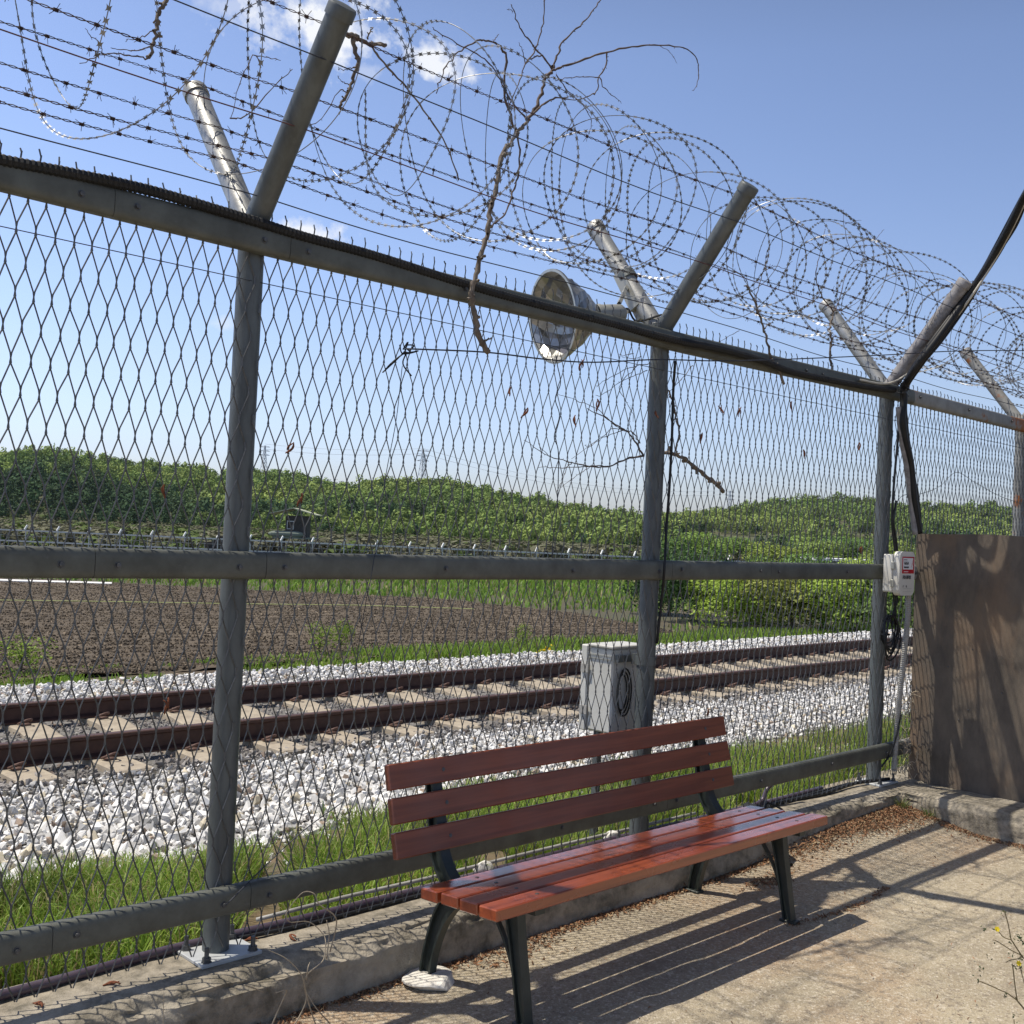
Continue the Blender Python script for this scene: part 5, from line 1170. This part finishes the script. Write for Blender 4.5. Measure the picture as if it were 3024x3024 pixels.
g = MB(); twigset(g, c2, [([(90, 345), (40, 360), (0, 358)], .002, .001), ([(60, 440), (30, 430), (0, 410)], .002, .001), ([(40, 480), (0, 476), (-120, 640), (-300, 620)], .002, .001), ([(-400, 350), (-440, 290), (-500, 400), (-560, 620)], .002, .001), ([(-440, 290), (-350, 300), (-300, 315)], .0016, .001), ([(-560, 610), (-480, 600), (-320, 430), (-240, 360)], .0022, .0012)], lambda i_, n, q: -.25, 165); bb(g, 'twigs', M['twig'], br)
br = thing('dead_branch', 'thick broken branch poking down right of the second post', 'branch', tuple(ony(1990, 1340, .08)))
g = MB(); twigset(g, lambda a, b: (a, b), [([(1930, 1345), (1955, 1335), (1990, 1340), (2030, 1362), (2070, 1395), (2105, 1422), (2137, 1450)], .008, .011), ([(1960, 1335), (1940, 1290), (1915, 1265)], .006, .004)], lambda i_, n, q: .07, 170); bb(g, 'limb', M['branch'], br)
g = MB(); V_ = [([(1740, 280), (1640, 300), (1540, 345), (1440, 340), (1330, 320), (1200, 285), (1060, 190)], .005, .0012), ([(1740, 280), (1690, 200), (1640, 140), (1560, 90), (1420, 10)], .005, .002), ([(1540, 345), (1500, 340), (1400, 345), (1250, 350), (1140, 345)], .003, .001), ([(1330, 320), (1300, 350), (1280, 420), (1240, 490)], .002, .001), ([(1200, 285), (1150, 230), (1130, 150)], .0015, .001),
      ([(1640, 140), (1560, 130), (1480, 190), (1330, 300)], .002, .001), ([(1440, 340), (1380, 380), (1270, 460)], .0018, .001), ([(1690, 200), (1660, 100), (1670, 0)], .002, .001)]
twigset(g, c5, V_, lambda i_, n, q: .05, 180)
V2 = [([(1260, 1700), (1180, 1600), (1100, 1580), (1000, 1520), (850, 1380), (640, 1290), (460, 1230)], .003, .001), ([(1340, 950), (1250, 960), (1100, 1010), (900, 1120), (840, 1170)], .002, .001), ([(1200, 850), (1100, 870), (1060, 860)], .0015, .001), ([(1250, 900), (1200, 1000), (1060, 1170), (1180, 1400), (1190, 1500)], .002, .001), ([(1330, 1010), (1240, 1050), (1100, 1100), (900, 1240), (840, 1245)], .0018, .001), ([(1100, 1580), (900, 1650), (780, 1740), (740, 1720)], .0018, .001), ([(1270, 880), (1180, 900), (1080, 880)], .0016, .001)]
twigset(g, cc_, V2, lambda i_, n, q: .03, 190); bb(g, 'twigs', M['twig'], br)
vine = [([(1580, 1380), (1610, 1500), (1630, 1600), (1600, 1750), (1610, 1820)], .006, .004), ([(1480, 950), (1520, 1150), (1500, 1350), (1490, 1700)], .003, .002), ([(1750, 960), (1680, 1060), (1580, 1170), (1500, 1280)], .002, .0015), ([(1520, 1200), (1560, 1280), (1590, 1400)], .004, .004)]
g = MB(); twigset(g, cc_, vine, lambda i_, n, q: .02, 200); tag(g.build('vine', M['branch'], smooth=True), 'dry vine stems climbing right beside the second post', 'vine')
cable('string', 'dark strand hanging twisted down the mesh below the floodlight', 'string', [ony(*cc_(455, 860), -.055), ony(*cc_(470, 960), -.055), ony(*cc_(500, 1130), -.055), ony(*cc_(450, 1280), -.055), ony(*cc_(490, 1440), -.055), ony(*cc_(440, 1640), -.055), ony(*cc_(480, 1800), -.055), ony(1645, 1500, -.055), ony(1630, 1640, -.055), ony(1625, 1900, -.055)], .0028, 'plainwire', n=4)
# small creeper on the corner
g = MB(); r2 = np.random.default_rng(77)
for q in range(60):
    c = np.array([6.62+r2.normal(0, .05), -.12+r2.normal(0, .04), .02+.6*r2.random()**1.4]); d = r2.normal(size=3); d /= np.linalg.norm(d); g.tube(smoothpath([c, c+d*.04+[0, 0, .03], c+d*.07+r2.normal(size=3)*.02], 4), .0022, 4)
tag(g.build('dry_creeper', M['drystem']), 'tangled dry creeper in the corner beside the brown board', 'creeper')

# catkins caught in the mesh
cat_px = [(854, 1322, 'left of the first post below its top rail'), (485, 1451, 'left of the first post in front of the hill'), (887, 1477, 'above the guard post'), (492, 2085, 'in front of the far rail at left'), (1506, 1156, 'left of the floodlight string'), (1549, 1219, 'under the left rim of the floodlight'), (1699, 1243, 'right under the floodlight'), (1762, 1196, 'between floodlight and second post'),
          (1719, 1078, 'on the level wire below the floodlight'), (1939, 1224, 'against the second post'), (2071, 1294, 'right of the second post above the broken branch'), (2130, 1211, 'left one of a close pair near the top rail'), (2185, 1216, 'right one of a close pair near the top rail'), (2337, 1200, 'high in the middle of the third bay'), (2375, 1341, 'low in the middle of the third bay'), (2535, 1320, 'near the third post'), (2545, 1625, 'just above the middle rail by the third post'), (2090, 2105, 'over the far rail right of the cabinet')]
def catkin_mesh(seed, L=.038):
    r2 = np.random.default_rng(seed); g = MB(); t = np.linspace(0, 1, 9); bend = r2.uniform(-.6, .6)
    P = np.stack([.010*np.sin(t*3+bend*3), .004*np.sin(t*5), -L*t+L/2], -1); g.tube(P, .0042*np.sin(np.pi*np.clip(t, .06, .94))**.5*(1+.25*np.sin(t*25)), 6)
    P2 = np.stack([.006-.010*np.sin(t*2.2), .003+0*t, -L*.7*t+L*.45], -1); g.tube(P2, .003*np.sin(np.pi*np.clip(t, .06, .94))**.5, 5); return g
for k, (x_, y_, w_) in enumerate(cat_px):
    o = catkin_mesh(k).build('catkin', M['catkin'], smooth=True); p = ony(x_, y_, -.055); o.location = p; o.rotation_euler = (0, random.uniform(-.4, .4), random.uniform(0, 6)); o.scale = (1.1, 1.1, 1.1+.3*random.random()); tag(o, 'brown catkin caught '+w_, 'catkin', 'brown catkins caught in the fence mesh')
ground_cat = [(330, 2906, 'orange brown catkin lying on the kerb left of the first base plate'), (110, 2966, 'curled catkin on the kerb at the lower left corner'), (868, 2767, 'straight catkin on the kerb right of the first base plate'), (740, 2775, 'catkin at the right corner of the first base plate')]
for k, (x_, y_, lb) in enumerate(ground_cat):
    o = catkin_mesh(60+k).build('catkin', M['catkin'], smooth=True); p = onz(x_, y_, .006); o.location = p; o.rotation_euler = (R_(90), 0, random.uniform(0, 3)); o.scale = (1.2, 1, 1.3); tag(o, lb, 'catkin', 'brown catkins lying on the kerb')

# leaf litter along the kerbs
g = MB(); FL = []
for k in range(8):
    r2 = np.random.default_rng(900+k); t = np.linspace(0, 1, 5); cx = .5-t; c_ = np.stack([cx, .18*np.sin(t*3.1+k), .12*np.sin(t*math.pi)], -1); w = .16*np.sin(np.pi*np.clip(t, .08, .92)); V = np.concatenate([c_+np.stack([0*w, w, .3*w], -1), c_-np.stack([0*w, w, -.3*w], -1)]); i_ = np.arange(4); FL.append((V, np.stack([i_, i_+1, i_+6, i_+5], -1)))
def litter(x, y, zoff, smin=.010, smax=.028):
    n = len(x); C = np.array([[.21, .105, .05]])*rng.uniform(.45, 1.6, n)[:, None]; t = rng.random(n); C[t < .18] = np.array([.36, .26, .15]); z = pz(x, y)+zoff; scatter(g, FL, np.stack([x, y, z], -1), rng.uniform(smin, smax, n), C, tilt=.3)
n = 4200; x = 1.2+5.2*rng.random(n); d_ = np.abs(rng.normal(0, .035, n))*(.7+1.3*(vnoise(x, x*0, 2.5, 4) > .55)); y = -.235-d_; litter(x, y, .003)
# corner pile
n = 3800; x = 6.35-np.abs(rng.normal(0, .55, n)); y = -.21-np.abs(rng.normal(0, .07, n))*np.clip((x-4.0)/1.2, .35, 1.6); k = (x > 3.6); litter(x[k], y[k], .006+.018*np.exp(-((y[k]+.22)/.08)**2))
n = 1300; y = -.25-1.1*rng.random(n); x = 6.345-np.abs(rng.normal(0, .05, n)); litter(x, y, .006)
n = 500; x = rng.uniform(1.5, 6.2, n); y = rng.uniform(-1.9, -.3, n); litter(x, y, .003, .006, .018)
n = 260; t = rng.random(n); x = 4.15+.85*t; y = -.80-.06*np.sin(t*3)+rng.normal(0, .012, n); litter(x, y, .002)
n = 350; x = rng.normal(4.62, .10, n); y = rng.normal(-.42, .035, n); litter(x, y, .005)
tag(struct(g.build('leaf_litter', M['litter_c']), 'stuff'), 'dry brown catkins and leaf bits drifted along the kerbs and corner', 'leaf litter')
# small grit
g = MB(); n = 2500; x = rng.uniform(.8, 6.3, n); y = rng.uniform(-2.3, -.3, n); b = rng.uniform(.15, .6, n)[:, None]*np.array([[1, .88, .72]]); scatter(g, STV[:4], np.stack([x, y, pz(x, y)+.001], -1), rng.uniform(.0015, .0045, n), b)
tag(struct(g.build('grit', M['litter_c']), 'stuff'), 'loose grit scattered over the worn concrete', 'grit')

# green weeds in the corner
def tuft(name, lb, x, y, z, n, h, seed, dry=.1, cat='weed'):
    global rng
    g = MB(); keep = rng; rng = np.random.default_rng(seed); xx = x+rng.normal(0, .02, n); yy = y+rng.normal(0, .02, n); blades(g, xx, yy, np.full(n, z), rng.uniform(.4, 1, n)*h, np.full(n, .002), rng.uniform(.3, 1.2, n), gcols(n, (.10, .16, .03), (.18, .24, .06), dry)); rng = keep
    return tag(g.build(name, M['grass_c']), lb, cat)
tuft('grass_tuft', 'small green grass tuft in the corner where the kerbs meet', 6.28, -.26, -.10, 46, .10, 1)
tuft('grass_tuft', 'tiny green tuft against the kerb under the brown board', 6.30, -.42, -.10, 30, .06, 2)

# tall dry stems at the lower left
def stemthing(name, lb, cat, lines, m, yy, r=.0022):
    g = MB()
    for q, pts in enumerate(lines): P = smoothpath([ony(a, b, yy+.02*math.sin(q*2+i_)) for i_, (a, b) in enumerate(pts)], 6); g.tube(P, np.linspace(r, r*.5, len(P)), 5)
    return tag(g.build(name, M[m], smooth=True), lb, cat)
k4 = lambda a, b: (400+a*.5176, 2500+b*.5176)
L_ = [[k4(*p) for p in l] for l in ([(880, 1060), (940, 960), (975, 870), (960, 780), (990, 720), (1070, 650), (1085, 560), (1070, 500), (990, 430), (880, 430), (860, 380)], [(1040, 1050), (990, 900), (965, 790), (940, 720), (860, 640), (760, 590)], [(1110, 1010), (1030, 920), (975, 830)], [(1090, 640), (1105, 500), (1090, 420)], [(770, 1040), (820, 920), (860, 830), (850, 820), (800, 835)], [(975, 760), (985, 690), (995, 660)], [(620, 790), (680, 810), (730, 830)], [(1110, 600), (1140, 480), (1140, 400), (1050, 330), (1020, 270), (960, 260), (900, 320), (850, 400)])]
stemthing('dry_plant', 'pale dry forked stem standing in front of the kerb at lower left', 'dry plant', L_, 'drystem', -.45, .0024)
stemthing('dry_plant', 'single thin dry stalk by the kerb below the first post', 'dry plant', [[k4(158, 1060), k4(160, 940), k4(162, 830)]], 'drystem', -.40, .0016)

# yellow flowering weed lower right, close to the viewer
fw_ = thing('flowering_weed', 'spindly weed with two yellow flowers at the lower right edge', 'wildflower', tuple(onz(3060, 3150, -.165)))
dpl = lambda px, py: ondepth(px, py, 2.35)
zz_ = lambda a, b: (2824+a*.2195, 2600+b*.2195)
g = MB(); S_ = [([(1060, 1900), (905, 1720), (820, 1620)], .0018), ([(820, 1620), (790, 1420), (765, 1200), (750, 1120)], .0013), ([(810, 1610), (690, 1520), (600, 1480), (470, 1420), (300, 1350)], .0012), ([(1100, 1300), (880, 1010), (760, 830), (735, 790)], .0014), ([(735, 790), (700, 600), (665, 470), (645, 410)], .0012), ([(870, 1005), (740, 940), (600, 850), (510, 800)], .0010), ([(735, 800), (640, 765), (570, 690)], .0010), ([(880, 1010), (840, 1050), (740, 1070), (670, 1100)], .0010), ([(1060, 1950), (880, 1250), (850, 1150)], .0010), ([(780, 1930), (775, 1870)], .001)]
for pts, r in S_: g.tube(smoothpath([dpl(*zz_(a, b)) for a, b in pts], 5), r, 5)
g.tube([np.array(fw_.location), dpl(*zz_(1060, 1900))], .002, 5); g.tube([np.array(fw_.location), dpl(*zz_(1100, 1300))], .002, 5); bb(g, 'stems', M['drystem'] if False else mat('weed stem', (.17, .13, .06), .7), fw_)
for q, (a, b) in enumerate(((550, 655), (840, 1115))):
    g = MB(); c = dpl(*zz_(a, b)); n0 = -fw+np.array([.1*q, .1, .5]); n0 /= np.linalg.norm(n0); t0 = np.cross(n0, [0, 0, 1.]); t0 /= np.linalg.norm(t0); b0 = np.cross(n0, t0)
    for k in range(6):
        an = k*math.pi/3; d = math.cos(an)*t0+math.sin(an)*b0; e = np.cross(n0, d); R_p = .0062; g.add([c, c+d*R_p*.6+e*R_p*.38+n0*.0005, c+d*R_p*1.05+n0*.001, c+d*R_p*.6-e*R_p*.38+n0*.0005], [(0, 1, 2, 3)])
    bb(g, 'flower', M['yellow'], fw_)
g = MB(); r2 = np.random.default_rng(33)
for (a, b, n) in ((350, 660, 7), (640, 430, 6), (510, 810, 3), (850, 780, 14), (740, 1010, 7), (790, 1180, 6), (880, 1050, 8), (900, 830, 10), (270, 1320, 7), (650, 1505, 6), (820, 1600, 8), (780, 1860, 6), (430, 1040, 5), (355, 1190, 7), (890, 1170, 6), (735, 810, 7), (500, 650, 5), (480, 1330, 3), (830, 740, 8)):
    c = dpl(*zz_(a, b)); V = []; 
    P = c+r2.normal(size=(n, 3))*.0035; T = r2.normal(size=(n, 3)); T /= np.linalg.norm(T, axis=1, keepdims=True); B = np.cross(T, r2.normal(size=(n, 3))); B /= np.linalg.norm(B, axis=1, keepdims=True); s_ = .0035
    V = np.stack([P-T*s_, P+B*s_*.5, P+T*s_, P-B*s_*.5], 1).reshape(-1, 3); g.add(V, np.arange(n)[:, None]*4+np.arange(4), np.repeat(np.array([[.05, .07, .03]])*r2.uniform(.6, 2, n)[:, None], 4, axis=0))
bb(g, 'leaves', M['leaf_c'], fw_)

# ------------------------------------------------------------------ thin spring haze over the plain and hills
hm = bpy.data.materials.new('haze'); hm.use_nodes = True; hn = hm.node_tree.nodes; hn.remove(hn['Principled BSDF'])
pv = hn.new('ShaderNodeVolumePrincipled'); pv.inputs['Color'].default_value = (.80, .88, 1, 1); pv.inputs['Density'].default_value = HAZE; pv.inputs['Anisotropy'].default_value = .2
hm.node_tree.links.new(pv.outputs[0], hn['Material Output'].inputs['Volume'])
zlo = float(Z_MIN)-1.0
hz_ = MB().box((0, 0, (zlo+110)/2), (12600, 12600, 110-zlo)).build('haze', hm); struct(hz_, 'stuff'); tag(hz_, 'thin pale spring haze softening the distant hills', 'haze')
